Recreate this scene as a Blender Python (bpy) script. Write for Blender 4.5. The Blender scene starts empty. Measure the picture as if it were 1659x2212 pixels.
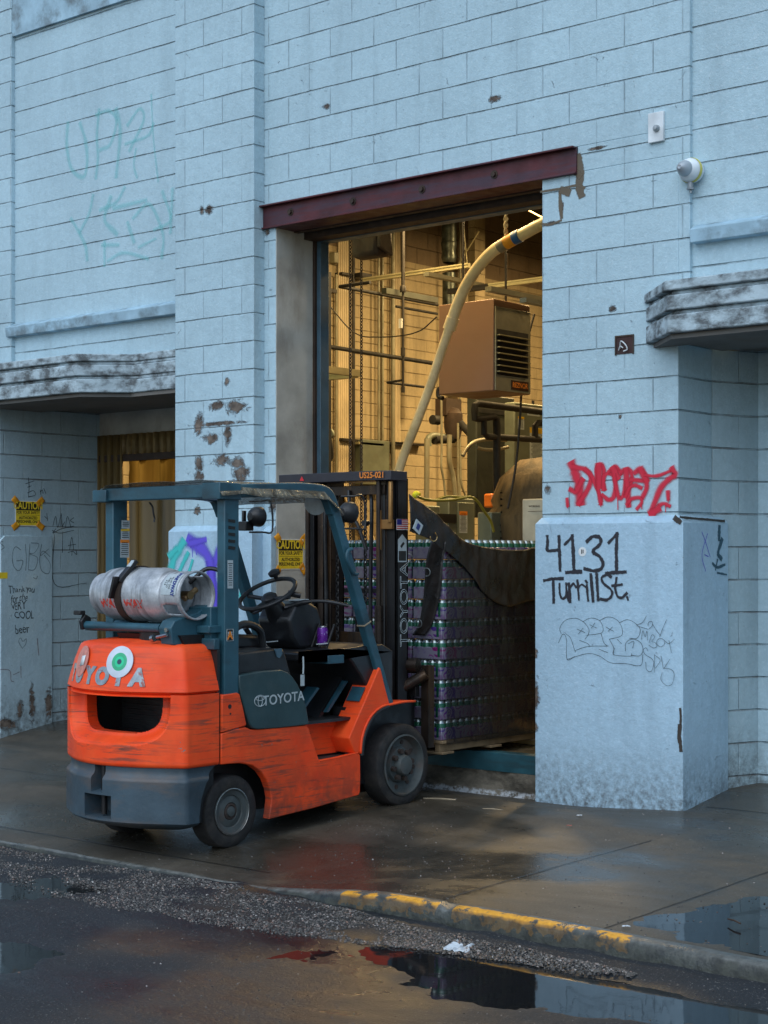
import bpy, bmesh, math, random
from math import radians, sin, cos, pi, sqrt, atan2
from mathutils import Vector, Matrix, noise
random.seed(7)
S = bpy.context.scene
# ------------------------------------------------------------------ camera, sky, sun, exposure
cam_d = bpy.data.cameras.new('camera'); cam = bpy.data.objects.new('camera', cam_d); S.collection.objects.link(cam)
cam.location = (0, -8.75, 1.5); cam.rotation_euler = (radians(90), 0, math.asin(.648))
cam_d.sensor_fit = 'VERTICAL'; cam_d.sensor_height = 36; cam_d.sensor_width = 27; cam_d.lens = 58.59; cam_d.shift_y = .0448
cam_d.clip_start = .1; cam_d.clip_end = 3000
S.camera = cam
SUN_EL, SUN_AZ = radians(50), radians(168)
W = bpy.data.worlds.new('World'); S.world = W; W.use_nodes = True
wn = W.node_tree.nodes; sky = wn.new('ShaderNodeTexSky'); sky.sky_type = 'NISHITA'; sky.sun_disc = False
sky.sun_elevation = SUN_EL; sky.sun_rotation = SUN_AZ; sky.dust_density = .8; sky.ozone_density = 2
W.node_tree.links.new(sky.outputs[0], wn['Background'].inputs[0]); wn['Background'].inputs[1].default_value = .1
sd = bpy.data.lights.new('sun', 'SUN'); sd.energy = 1.5; sd.angle = radians(85); sd.color = (.84, .95, 1)
so = bpy.data.objects.new('sun', sd); S.collection.objects.link(so)
sdir = Vector((sin(SUN_AZ)*cos(SUN_EL), cos(SUN_AZ)*cos(SUN_EL), sin(SUN_EL)))
so.rotation_euler = sdir.to_track_quat('Z', 'Y').to_euler()
S.view_settings.view_transform = 'Standard'; S.view_settings.look = 'None'; S.view_settings.exposure = .52; S.view_settings.gamma = 1

# ------------------------------------------------------------------ image pixels u, v cast through the camera onto assumed planes
def ray(u):
    t = (u-829.5)/3600; return -.648+.7615*t, .7615+.648*t
def onY(u, v, y):
    dx, dy = ray(u); l = (y+8.75)/dy; return Vector((l*dx, y, 1.5+(1205-v)*l/3600))
def onX(u, v, x):
    dx, dy = ray(u); l = x/dx; return Vector((x, -8.75+l*dy, 1.5+(1205-v)*l/3600))
def onZ(u, v, z):
    dx, dy = ray(u); l = (1.5-z)*3600/(v-1205); return Vector((l*dx, -8.75+l*dy, z))
CROP = {'1': (0, 929, .42), '2': (464.5, 962.2, .375), '3': (564, 298.6, .38), '4': (1061.8, 929, .3901), 'Z1': (0, 0, .42),
      'L': (0, 995.4, .3), 'A': (676.9, 431.3, .16), 'Bz': (915.8, 431.3, .16), 'C': (676.9, 743.2, .16), 'D': (915.8, 796.3, .168),
      'E': (796.3, 995.4, .12), 'F': (517.6, 1181.2, .16), 'G': (763.1, 1227.7, .15), 'H': (179.2, 1194.5, .18), 'J': (1161.3, 982.1, .24),
      'K': (371.6, 783, .174), 'M': (663.6, 1327.2, .195), 'Q': (829.5, 1725, .5), 'T': (829.5, 995.4, .33), 'R': (132.7, 1360.4, .24), 'd': (0, 0, 1)}  # image crops: offset and scale back to full image pixels
def q(s, a, b):
    o = CROP[s]; return o[0]+o[2]*a, o[1]+o[2]*b

# ------------------------------------------------------------------ mesh helpers
POS = {}
class B:
    def __init__(s): s.bm = bmesh.new(); s.mi = 0; s.uv = None
    def face(s, vs):
        try:
            f = s.bm.faces.new(vs); f.material_index = s.mi; return f
        except ValueError: return None
    def box(s, x0, x1, y0, y1, z0, z1, M=None):
        c = [(x, y, z) for z in (z0, z1) for y in (y0, y1) for x in (x0, x1)]
        v = [s.bm.verts.new(M @ Vector(p) if M else p) for p in c]
        for f in ((0,2,3,1),(4,5,7,6),(0,1,5,4),(2,6,7,3),(0,4,6,2),(1,3,7,5)): s.face([v[i] for i in f])
        return s
    def obox(s, p, q_, w, h, up=(0,0,1)):
        p = Vector(p); q_ = Vector(q_); d = (q_-p); L = d.length; d.normalize()
        a = d.cross(Vector(up)); a.normalize(); b = a.cross(d)
        M = Matrix((a, d, b)).transposed().to_4x4(); M.translation = p
        return s.box(-w/2, w/2, 0, L, -h/2, h/2, M)
    def tube(s, pts, r, seg=10, closed=False, cap=True):
        pts = [Vector(p) for p in pts]; n = len(pts); rings = []
        rr = r if isinstance(r, (list, tuple)) else [r]*n
        prev = None
        for i, p in enumerate(pts):
            a = pts[(i-1) % n] if (i > 0 or closed) else p; b = pts[(i+1) % n] if (i < n-1 or closed) else p
            d = (b-a).normalized() if (b-a).length > 1e-9 else Vector((0,0,1))
            if prev is None: prev = d.orthogonal().normalized()
            prev = (prev - d*prev.dot(d)); prev = prev.normalized() if prev.length > 1e-6 else d.orthogonal().normalized()
            c = d.cross(prev)
            rings.append([s.bm.verts.new(p+(prev*cos(2*pi*k/seg)+c*sin(2*pi*k/seg))*rr[i]) for k in range(seg)])
        for i in range(n if closed else n-1):
            A, C = rings[i], rings[(i+1) % n]
            for k in range(seg): s.face([A[k], A[(k+1) % seg], C[(k+1) % seg], C[k]])
        if cap and not closed: s.face(rings[0][::-1]); s.face(rings[-1])
        return s
    def cyl(s, p, q_, r, seg=16, r2=None): return s.tube([p, q_], [r, r if r2 is None else r2], seg)
    def lathe(s, prof, o, ax, seg=32, mis=None, close=False):
        o = Vector(o); ax = Vector(ax).normalized(); a = ax.orthogonal().normalized(); b = ax.cross(a); R = []
        for r, h in prof:
            if r < 1e-5: R.append([s.bm.verts.new(o+ax*h)])
            else: R.append([s.bm.verts.new(o+ax*h+(a*cos(2*pi*k/seg)+b*sin(2*pi*k/seg))*r) for k in range(seg)])
        for i in range(len(R)-1):
            if mis: s.mi = mis[i]
            A, C = R[i], R[i+1]
            for k in range(seg):
                k2 = (k+1) % seg
                if len(A) == 1 and len(C) == 1: continue
                if len(A) == 1: s.face([A[0], C[k2], C[k]])
                elif len(C) == 1: s.face([A[k], A[k2], C[0]])
                else: s.face([A[k], A[k2], C[k2], C[k]])
        return s
    def prism(s, poly, f, a0, a1):
        n = len(poly); A = [s.bm.verts.new(f(p, a0)) for p in poly]; C = [s.bm.verts.new(f(p, a1)) for p in poly]
        s.face(A[::-1]); s.face(C)
        for i in range(n): s.face([A[i], A[(i+1) % n], C[(i+1) % n], C[i]])
        return s
    def prx(s, poly, x0, x1): return s.prism(poly, lambda p, a: (a, p[0], p[1]), x0, x1)
    def prz(s, poly, z0, z1): return s.prism(poly, lambda p, a: (p[0], p[1], a), z0, z1)
    def pry(s, poly, y0, y1): return s.prism(poly, lambda p, a: (p[0], a, p[1]), y0, y1)
    def grid(s, fn, nu, nv, closed_u=False):
        V = [[s.bm.verts.new(fn(i/nu, j/nv)) for j in range(nv+1)] for i in range(nu+1)]
        for i in range(nu):
            for j in range(nv): s.face([V[i][j], V[i+1][j], V[i+1][j+1], V[i][j+1]])
        return s
    def torus(s, o, ax, R, r, seg=32, sg=8, arc=2*pi, start=0, side=None):
        o = Vector(o); ax = Vector(ax).normalized(); a = Vector(side).normalized() if side else ax.orthogonal().normalized(); b = ax.cross(a)
        n = seg; full = abs(arc-2*pi) < 1e-3
        pts = [o+(a*cos(start+arc*k/n)+b*sin(start+arc*k/n))*R for k in range(n if full else n+1)]
        return s.tube(pts, r, sg, closed=full)
    def tri(s): bmesh.ops.triangulate(s.bm, faces=[f for f in s.bm.faces if len(f.verts) > 4]); return s

def setp(o, label, cat, group, kind):
    if label: o['label'] = label
    if cat: o['category'] = cat
    if group: o['group'] = group
    if kind: o['kind'] = kind
def wp(o): return POS.get(o.name, Vector((0,0,0)))
def obj(name, b, mats, parent=None, label=None, cat=None, group=None, kind=None, bev=0, smooth=35, sol=0, recalc=True, origin=None):
    if recalc: bmesh.ops.recalc_face_normals(b.bm, faces=b.bm.faces)
    off = wp(parent) if parent else Vector(origin or (0,0,0))
    if off.length: bmesh.ops.translate(b.bm, verts=b.bm.verts, vec=-off)
    me = bpy.data.meshes.new(name); b.bm.to_mesh(me); b.bm.free()
    if smooth:
        me.polygons.foreach_set('use_smooth', [True]*len(me.polygons))
        me.set_sharp_from_angle(angle=radians(smooth))
    o = bpy.data.objects.new(name, me); S.collection.objects.link(o)
    for m in (mats if isinstance(mats, (list, tuple)) else [mats]): me.materials.append(m)
    if parent: o.parent = parent
    else: o.location = off
    POS[o.name] = off
    if bev:
        m = o.modifiers.new('bevel', 'BEVEL'); m.width = bev; m.segments = 2; m.limit_method = 'ANGLE'; m.angle_limit = radians(30); m.harden_normals = False
    if sol: m = o.modifiers.new('solid', 'SOLIDIFY'); m.thickness = sol; m.offset = 0
    setp(o, label, cat, group, kind); return o
def thing(name, loc, label, cat, group=None, kind=None):
    o = bpy.data.objects.new(name, None); o.empty_display_size = .1; S.collection.objects.link(o); o.location = loc; POS[o.name] = Vector(loc)
    setp(o, label, cat, group, kind); return o
def dup(o, parent=None):
    c = o.copy(); S.collection.objects.link(c)
    if parent: c.parent = parent
    for ch in o.children: dup(ch, c)
    return c
def smoothline(P, n=6):
    P = [Vector(p) for p in P]
    if len(P) < 3: return [P[0].lerp(P[-1], k/n) for k in range(n+1)]
    out = []
    for i in range(len(P)-1):
        a = P[i-1] if i else P[0]*2-P[1]; b = P[i]; c = P[i+1]; d = P[i+2] if i+2 < len(P) else P[-1]*2-P[-2]
        for k in range(n):
            t = k/n; out.append(.5*((2*b)+(c-a)*t+(2*a-5*b+4*c-d)*t*t+(3*b-a-3*c+d)*t**3))
    out.append(P[-1]); return out
def ribbons(name, strokes, mp, nrm, mat, parent, label=None, lift=.0015):
    """painted strokes: (points, width) lying on a surface; mp maps image coordinates to the wall"""
    b = B(); uv = b.bm.loops.layers.uv.new('UVMap'); nrm = Vector(nrm)
    for si, (pts, w) in enumerate(strokes):
        P = smoothline([mp(*p) for p in pts], 6); n = len(P); L = 0; rows = []
        for i, p in enumerate(P):
            d = (P[min(i+1, n-1)]-P[max(i-1, 0)]); d = d.normalized() if d.length > 1e-7 else Vector((0,0,1))
            sd_ = nrm.cross(d).normalized(); ww = w*(.85+.3*noise.noise(Vector((si*3.1, i*.35, w*50))))/2
            if i: L += (p-P[i-1]).length
            e = 0
            if i == 0: p = p-d*w*.35; 
            if i == n-1: p = p+d*w*.35
            lf = nrm*(lift+si*.00025)
            rows.append(([b.bm.verts.new(p+sd_*ww*k+lf) for k in (-1, 0, 1)], L))
        tot = max(L, 1e-4)
        for i in range(n-1):
            for k in (0, 1):
                f = b.face([rows[i][0][k], rows[i+1][0][k], rows[i+1][0][k+1], rows[i][0][k+1]])
                if f:
                    for lp, (ii, kk) in zip(f.loops, ((i, k), (i+1, k), (i+1, k+1), (i, k+1))):
                        end = min(ii, n-1-ii); lp[uv].uv = (min(1, end/2.0+.15), kk/2)
    return obj(name, b, mat, parent, label=label, smooth=0, recalc=False)
def text(name, body, size, o, u, v, mat, parent=None, label=None, ext=.0006, align='CENTER', xs=1, off=0, outline=0):
    c = bpy.data.curves.new('t', 'FONT'); c.body = body; c.size = size; c.align_x = align; c.align_y = 'CENTER'; c.extrude = ext; c.offset = off
    c.resolution_u = 4; c.space_line = .85
    if outline: c.fill_mode = 'NONE'; c.bevel_depth = outline; c.bevel_resolution = 0; c.extrude = 0
    t = bpy.data.objects.new('t', c); S.collection.objects.link(t)
    dg = bpy.context.evaluated_depsgraph_get(); me = bpy.data.meshes.new_from_object(t.evaluated_get(dg))
    bpy.data.objects.remove(t); bpy.data.curves.remove(c)
    u = Vector(u).normalized(); v = Vector(v).normalized(); w = u.cross(v)
    M = Matrix((u*xs, v, w)).transposed().to_4x4(); M.translation = Vector(o)-(wp(parent) if parent else Vector((0,0,0)))
    me.transform(M); me.materials.clear(); me.materials.append(mat); me.name = name
    ob = bpy.data.objects.new(name, me); S.collection.objects.link(ob)
    if parent: ob.parent = parent
    POS[ob.name] = wp(parent) if parent else Vector((0,0,0)); setp(ob, label, None, None, None); return ob

# ------------------------------------------------------------------ material helpers
class N:
    def __init__(s, name):
        s.m = bpy.data.materials.new(name); s.m.use_nodes = True; s.t = s.m.node_tree; s.b = s.t.nodes['Principled BSDF']; s.out = s.t.nodes['Material Output']
        s.tc = s.t.nodes.new('ShaderNodeTexCoord').outputs['Object']
    def n(s, ty, **k):
        x = s.t.nodes.new(ty)
        for a, v in k.items(): setattr(x, a, v)
        return x
    def l(s, a, b): s.t.links.new(a, b)
    def put(s, inp, v):
        if v is None: return
        if hasattr(v, 'is_output') or isinstance(v, bpy.types.NodeSocket): s.l(v, inp)
        elif isinstance(v, (tuple, list)) and len(v) == 3 and inp.type == 'RGBA': inp.default_value = (*v, 1)
        else: inp.default_value = v
    def math(s, op, a, b=None, c=None, clamp=False):
        x = s.n('ShaderNodeMath', operation=op, use_clamp=clamp); s.put(x.inputs[0], a); s.put(x.inputs[1], b)
        if c is not None: s.put(x.inputs[2], c)
        return x.outputs[0]
    def mix(s, f, a, b, bt='MIX'):
        x = s.n('ShaderNodeMix', data_type='RGBA', blend_type=bt); s.put(x.inputs[0], f); s.put(x.inputs[6], a); s.put(x.inputs[7], b); return x.outputs[2]
    def vec(s, src=None, scale=(1,1,1), loc=(0,0,0), rot=(0,0,0)):
        x = s.n('ShaderNodeMapping'); s.l(src or s.tc, x.inputs[0]); x.inputs['Scale'].default_value = scale; x.inputs['Location'].default_value = loc; x.inputs['Rotation'].default_value = rot; return x.outputs[0]
    def noise(s, scale, v=None, det=4, rough=.55, dist=0):
        x = s.n('ShaderNodeTexNoise'); s.l(v or s.tc, x.inputs[0]); x.inputs['Scale'].default_value = scale; x.inputs['Detail'].default_value = det
        x.inputs['Roughness'].default_value = rough; x.inputs['Distortion'].default_value = dist; return x.outputs[0]
    def ramp(s, f, a, b, va=0., vb=1.):
        x = s.n('ShaderNodeMapRange'); x.clamp = True; s.put(x.inputs[0], f); x.inputs[1].default_value = a; x.inputs[2].default_value = b; x.inputs[3].default_value = va; x.inputs[4].default_value = vb; return x.outputs[0]
    def xyz(s, v=None):
        x = s.n('ShaderNodeSeparateXYZ'); s.l(v or s.tc, x.inputs[0]); return x.outputs
    def comb(s, a, b, c=0.):
        x = s.n('ShaderNodeCombineXYZ'); s.put(x.inputs[0], a); s.put(x.inputs[1], b); s.put(x.inputs[2], c); return x.outputs[0]
    def bump(s, h, st, dist=.01, nm=None):
        x = s.n('ShaderNodeBump'); s.l(h, x.inputs['Height']); x.inputs['Strength'].default_value = st; x.inputs['Distance'].default_value = dist
        if nm is not None: s.l(nm, x.inputs['Normal'])
        return x.outputs[0]
    def done(s, col=None, rough=None, metal=None, nrm=None, alpha=None, spec=None):
        b = s.b; s.put(b.inputs['Base Color'], col); s.put(b.inputs['Roughness'], rough); s.put(b.inputs['Metallic'], metal); s.put(b.inputs['Specular IOR Level'], spec)
        s.put(b.inputs['Alpha'], alpha)
        if nrm is not None: s.l(nrm, b.inputs['Normal'])
        return s.m
def dark(c, k): return tuple(x*k for x in c)
def plain(name, col, rough=.55, metal=0., var=.25, vs=6, bump=.15, bs=60, dirt=None, da=.5, ds=(4,4,4), dlo=.5, dhi=.7, spec=.5, alpha=None):
    m = N(name); n1 = m.noise(vs, det=5); c = m.mix(m.ramp(n1, .3, .7), dark(col, 1-var), dark(col, 1+var*.6))
    r = m.ramp(m.noise(vs*2.3), .3, .7, max(.03, rough-.1), min(1, rough+.12))
    if dirt is not None:
        d = m.ramp(m.noise(1, m.vec(scale=ds), det=7, rough=.65), dlo, dhi, 0, da); c = m.mix(d, c, dirt)
    return m.done(c, r, metal, m.bump(m.noise(bs, det=3), bump, .004) if bump else None, alpha, spec)
def emis(name, col, st):
    m = N(name); m.b.inputs['Emission Color'].default_value = (*col, 1); m.b.inputs['Emission Strength'].default_value = st; return m.done(col, .5)

def blockwall(name, axis, base=(.46,.63,.71), row=.2045, ph=.0, bw=.4064, xph=0., vj=.5, peel=(), jd=.58, grime=.35, base_z=0., jc=None, warm=None, hj=1.):
    """painted concrete block: axis 0 = wall runs along x, 1 = along y"""
    m = N(name); x, y, z = m.xyz(); h = x if axis == 0 else y
    wob = m.noise(2.2, det=3); wz = m.math('MULTIPLY_ADD', wob, .012, -.006)
    hz = m.math('ADD', m.math('ADD', z, ph+20*row), wz); hx = m.math('ADD', h, xph+40*bw)
    v = m.comb(hx, hz)
    def brick(w, ms, sm, off=.5):
        t = m.n('ShaderNodeTexBrick', offset=off); m.l(v, t.inputs[0]); t.inputs['Scale'].default_value = 1; t.inputs['Mortar Size'].default_value = ms; t.inputs['Mortar Smooth'].default_value = sm
        t.inputs['Brick Width'].default_value = w; t.inputs['Row Height'].default_value = row; t.inputs['Bias'].default_value = 0
        t.inputs['Color1'].default_value = (.485,.485,.485,1); t.inputs['Color2'].default_value = (.515,.515,.515,1); t.inputs['Mortar'].default_value = (.5,.5,.5,1); return t
    bh = brick(400, .0075, .85); bb = brick(bw, .0060, .9)
    brk = m.ramp(m.noise(5, det=6, rough=.75), .40, .62)          # joints fade in and out under paint
    H = m.math('MULTIPLY', bh.outputs['Fac'], m.math('MULTIPLY_ADD', brk, .65*hj, .35*hj))
    V = m.math('MULTIPLY', bb.outputs['Fac'], m.math('MULTIPLY', m.ramp(m.noise(4.1, det=3), .35, .6, .25), vj))
    J = m.math('MAXIMUM', H, V, clamp=True)
    tone = m.mix(1., base, m.mix(1., bb.outputs['Color'], (2,2,2), 'MULTIPLY'), 'MULTIPLY')
    big = m.noise(.9, det=5, rough=.6); c = m.mix(m.ramp(big, .32, .70, 0, .42), tone, dark(base, .66))
    fine = m.noise(24, det=6, rough=.75); c = m.mix(m.ramp(fine, .42, .7, 0, .28), c, dark(base, .55)); c = m.mix(m.ramp(m.noise(55, det=3), .55, .75, 0, .35), c, (min(1, base[0]*1.5), min(1, base[1]*1.25), min(1, base[2]*1.2)))
    st = m.noise(1, m.vec(scale=(5, 5, .7)), det=6, rough=.6); c = m.mix(m.ramp(st, .5, .78, 0, grime), c, dark(base, .5))
    spk = m.ramp(m.noise(38, det=4, rough=.7), .64, .70, 0, .5); c = m.mix(m.math('MULTIPLY', spk, m.ramp(m.noise(2.7), .48, .62)), c, (.14,.14,.13))
    if base_z is not None:
        low = m.math('MULTIPLY', m.ramp(z, base_z+.02, base_z+.42, 1, 0), m.ramp(m.noise(22, det=7, rough=.75), .38, .62)); c = m.mix(m.math('MULTIPLY', low, .85), c, (.07,.065,.055))
    c = m.mix(m.math('MULTIPLY', J, jd), c, jc or dark(base, .16))
    hgt = m.math('MULTIPLY_ADD', J, -1.3, m.math('MULTIPLY_ADD', m.noise(70, det=5, rough=.75), .35, m.math('MULTIPLY', m.noise(11, det=4), .55)))
    if peel:
        tot = None
        for (cx, cz, rx, rz) in peel:
            dx = m.math('MULTIPLY', m.math('SUBTRACT', h, cx), 1/rx); dz = m.math('MULTIPLY', m.math('SUBTRACT', z, cz), 1/rz)
            d = m.math('SQRT', m.math('ADD', m.math('MULTIPLY', dx, dx), m.math('MULTIPLY', dz, dz))); k = m.ramp(d, .0, 1.3, .385, 0)
            tot = k if tot is None else m.math('MAXIMUM', tot, k)
        nn = m.noise(12, m.vec(scale=(1, 1, 1.3)), det=10, rough=.80, dist=.9)
        pk = m.ramp(m.math('ADD', nn, tot), .70, .715); edge = m.ramp(m.math('ADD', nn, tot), .640, .695)
        c = m.mix(m.math('MULTIPLY', m.math('SUBTRACT', edge, pk), .5), c, (.75,.84,.9))
        c = m.mix(pk, c, m.mix(m.ramp(m.noise(15), .35, .65), (.055,.042,.034), (.2,.16,.13)))
        hgt = m.math('ADD', hgt, m.math('MULTIPLY_ADD', pk, -1.3, m.math('MULTIPLY', edge, .8)))
    return m.done(c, m.ramp(m.noise(6), .3, .7, .5, .75), 0, m.bump(hgt, 1., .011), spec=.3)

M = {}
def pk(D, xs):   # (image crop, u, v, plane y, rx, rz)
    return [(onY(*q(s, a, b), y).x, onY(*q(s, a, b), y).z, rx, rz) for s, a, b, y, rx, rz in xs]
M['wall'] = blockwall('painted_block', 0, ph=-3.0, xph=.02, vj=.45, peel=pk(M, [
    ('3', 1330, 190, 0, .0, 0)][:0] + [('d', 1068, 213, 0, 0.060, 0.030), ('d', 1250, 395, 0, 0.021, 0.078), ('d', 1222, 412, 0, 0.060, 0.018), ('d', 1215, 450, 0, 0.018, 0.054), ('d', 1195, 482, 0, 0.060, 0.015),
    ('d', 1325, 667, 0, 0.030, 0.030), ('d', 1340, 900, 0, 0.018, 0.018), ('d', 1183, 1055, 0, 0.036, 0.036), ('d', 706, 230, 0, 0.042, 0.030), ('d', 590, 1090, -.0, .06, .10), ('d', 578, 500, 0, 0.030, 0.030), ('d', 1290, 320, 0, 0.084, 0.012)]))
M['pilaster'] = blockwall('painted_block_pilaster', 0, ph=-3.0-.085, xph=.19, vj=.4, peel=pk(M, [
    ('K', 560, 540, -.108, .10, .045), ('K', 790, 550, -.108, .13, .06), ('K', 335, 770, -.108, .06, .11), ('K', 480, 940, -.108, .10, .05), ('K', 690, 900, -.108, .05, .09),
    ('K', 340, 1260, -.108, .05, .08), ('K', 610, 1220, -.108, .12, .05), ('K', 820, 1250, -.108, .08, .06), ('K', 850, 1370, -.108, .11, .09), ('K', 340, 1410, -.108, .07, .05),
    ('K', 680, 235, -.108, .035, .035), ('d', 452, 452, -.108, .05, .04), ('d', 436, 455, -.108, .03, .04), ('K', 310, 1830, -.108, .05, .04), ('K', 560, 760, -.108, .30, .02)]))
M['panel'] = blockwall('painted_block_panel', 0, ph=-3.0-.03, xph=.1, vj=.05, grime=.3, base_z=None)
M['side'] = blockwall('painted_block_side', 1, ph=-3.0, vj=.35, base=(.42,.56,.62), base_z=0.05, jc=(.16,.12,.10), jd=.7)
M['stucco'] = blockwall('painted_plinth', 0, row=9., bw=30., base=(.42,.60,.73), grime=.5, base_z=-.05, peel=[(-6.14,.62,.04,.12),(-6.14,.9,.03,.05),(-6.14,.42,.03,.04)], hj=0, vj=0)
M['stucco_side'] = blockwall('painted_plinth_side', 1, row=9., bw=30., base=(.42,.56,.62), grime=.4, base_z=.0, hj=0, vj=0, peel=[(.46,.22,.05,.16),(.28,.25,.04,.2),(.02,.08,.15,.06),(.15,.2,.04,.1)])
M['concrete'] = plain('raw_concrete', (.40,.41,.38), .85, var=.35, vs=3, bump=.5, bs=45, dirt=(.18,.14,.10), da=.6, ds=(3,3,1.2))
M['oldconc'] = plain('weathered_concrete', (.42,.52,.57), .85, var=.3, vs=5, bump=.7, bs=50, dirt=(.05,.05,.05), da=.85, ds=(8,8,14), dlo=.42, dhi=.62)
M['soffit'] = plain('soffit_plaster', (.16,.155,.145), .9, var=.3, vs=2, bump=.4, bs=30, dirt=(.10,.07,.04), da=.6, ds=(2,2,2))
M['sill'] = plain('sill_concrete', (.34,.50,.60), .8, var=.25, vs=6, bump=.5, bs=40, dirt=(.1,.11,.11), da=.7, ds=(5,5,5), dlo=.48, dhi=.66)
M['rust'] = plain('red_oxide_steel', (.095,.018,.022), .5, .2, var=.45, vs=4, bump=.3, bs=50, dirt=(.04,.04,.065), da=.55, ds=(1.5,8,12), dlo=.45, dhi=.6)
M['rustdark'] = plain('dark_rusty_steel', (.045,.028,.02), .65, .2, var=.4, dirt=(.1,.06,.035), da=.5)
M['blacksteel'] = plain('black_steel', (.018,.017,.018), .45, .3, var=.4)
M['bluesteel'] = plain('blue_painted_steel', (.055,.11,.15), .45, 0, var=.2, dirt=(.02,.03,.035), da=.5)
M['teal'] = plain('teal_steel_channel', (.03,.11,.14), .4, .2, var=.35, vs=7, dirt=(.03,.035,.035), da=.6, ds=(2,6,14))
M['tile'] = blockwall('glazed_tile_wall', 1, base=(.45,.37,.23), row=.135, bw=.405, vj=.4, grime=1., base_z=None, jd=.5, jc=(.18,.12,.07))
M['upper'] = blockwall('bare_block_wall', 1, base=(.20,.15,.10), row=.2045, vj=.8, grime=.5, base_z=None, jd=.7)  # block pattern in a darker tone than the tile below it
M['upperx'] = blockwall('bare_block_wall_x', 0, base=(.16,.12,.08), row=.2045, vj=.8, grime=.5, base_z=None, jd=.7)
M['floor'] = plain('warehouse_floor', (.16,.13,.08), .25, 0, var=.4, vs=2, dirt=(.05,.04,.03), da=.7)

# ------------------------------------------------------------------ ground
def sst(a, b, x): t = max(0, min(1, (x-a)/(b-a))); return t*t*(3-2*t)
def lerpk(x, ks):
    for (a, va), (b, vb) in zip(ks, ks[1:]):
        if x <= b: return va+(vb-va)*max(0, (x-a)/(b-a))
    return ks[-1][1]
DRV = [(-3.02,-.15), (-2.85,-.138), (-2.3,-.10), (-.9,-.02), (-.35,-.02), (0,-.055), (.2,-.06)]
def gz(x, y):
    r = .018*y-.016*sst(-4.2, -3.0, x)*sst(-1.2, -2.8, y) if y < 0 else min(.16*y, .09)
    d = lerpk(y, DRV)
    if x < -9.2 and y > -.6: d = d*(1-sst(-.6, 0, y)) + (min(-.03+.17*max(y, -.1), .07))*sst(-.6, 0, y)
    return d+(r-d)*sst(-5.95, -4.85, x)
def wetmat(name, base, wetlo, wethi, speck, joints=(), kind='walk'):
    m = N(name); x, y, z = m.xyz()
    n1 = m.noise(.8, det=6, rough=.6); n2 = m.noise(6, det=7, rough=.7); n3 = m.noise(90, det=3, rough=.7); n4 = m.noise(38, det=5, rough=.7)
    wet = m.ramp(m.noise(.75, m.vec(scale=(.7, 1.5, 1)), det=5, rough=.55, dist=.5), wetlo, wethi)
    at = m.n('ShaderNodeAttribute'); at.attribute_name = 'wet'; wet = m.math('MAXIMUM', wet, at.outputs['Fac'], clamp=True)
    c = m.mix(m.ramp(n2, .3, .7), dark(base, .62), dark(base, 1.25)); c = m.mix(m.ramp(n1, .35, .65, 0, .45), c, dark(base, .55))
    c = m.mix(m.ramp(n3, .60, .72, 0, speck), c, (.42,.40,.36)); c = m.mix(m.ramp(n4, .60, .70, 0, .6), c, dark(base, .3))
    h = m.math('MULTIPLY_ADD', n4, .6, m.math('MULTIPLY', n3, .5))
    if joints: c = m.mix(m.math('MULTIPLY', m.math('GREATER_THAN', x, -4.70), .6), c, m.mix(1., c, (1.35,1.32,1.28), 'MULTIPLY'))
    for ax, p, lo, hi, oth in joints:
        co = x if ax == 'x' else y; ot = y if ax == 'x' else x
        g = m.ramp(m.math('ABSOLUTE', m.math('ADD', m.math('SUBTRACT', co, p), m.math('MULTIPLY_ADD', m.noise(1.3), .02, -.01))), .004, .013, 1, 0)
        g = m.math('MULTIPLY', g, m.math('MULTIPLY', m.math('GREATER_THAN', ot, lo), m.math('LESS_THAN', ot, hi)))
        c = m.mix(m.math('MULTIPLY', g, .9), c, (.012,.011,.009)); h = m.math('MULTIPLY_ADD', g, -2.5, h)
    c = m.mix(m.math('MULTIPLY', wet, .55), c, m.mix(1., c, (.35,.36,.38), 'MULTIPLY'))
    r = m.math('MULTIPLY_ADD', m.math('MULTIPLY', n2, .35), 1., m.ramp(wet, 0, 1, .50 if joints else .58, .04))
    nb = m.n('ShaderNodeBump'); m.l(h, nb.inputs['Height']); nb.inputs['Distance'].default_value = .006 if joints else .014; m.l(m.ramp(wet, 0, 1, .75, .28), nb.inputs['Strength'])
    return m.done(c, r, 0, nb.outputs[0], spec=.5)
M['walk'] = wetmat('wet_sidewalk_concrete', (.082,.070,.052), .38, .62, .35, [('x', -4.70, -2.9, -1.0, 0), ('x', -3.82, -2.9, -.9, 0), ('y', -2.86, -4.72, 9, 0), ('y', -1.28, -30, -8.3, 0), ('y', .08, -4.99, 9, 0), ('y', -2.6, -9, -6.0, 0)])
M['road'] = wetmat('wet_asphalt', (.017,.020,.024), .44, .66, .45)
def heightgrid(name, x0, x1, nx, ys, fn, mat, label=None, xs=None):
    b = B(); xs = xs or [x0+(x1-x0)*i/nx for i in range(nx+1)]
    V = [[b.bm.verts.new((x, y, fn(x, y))) for y in ys] for x in xs]
    for i in range(len(xs)-1):
        for j in range(len(ys)-1): b.face([V[i][j], V[i+1][j], V[i+1][j+1], V[i][j+1]])
    return obj(name, b, mat, kind='structure', smooth=60)
xs = [-60,-30,-18]+[-14+.1*i for i in range(151)]+[3,8,30,60]
ysw = [-2.84+.06*i for i in range(52)]+[.3,.5,.7,.9,1.1,1.3]
PUDS = [onZ(a, c, -.040) for a, c in ((1398,1985),(1450,1974),(1520,1964),(1600,1948),(1760,1935),(1760,2050),(1640,2034),(1560,2014),(1480,1999))]
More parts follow.
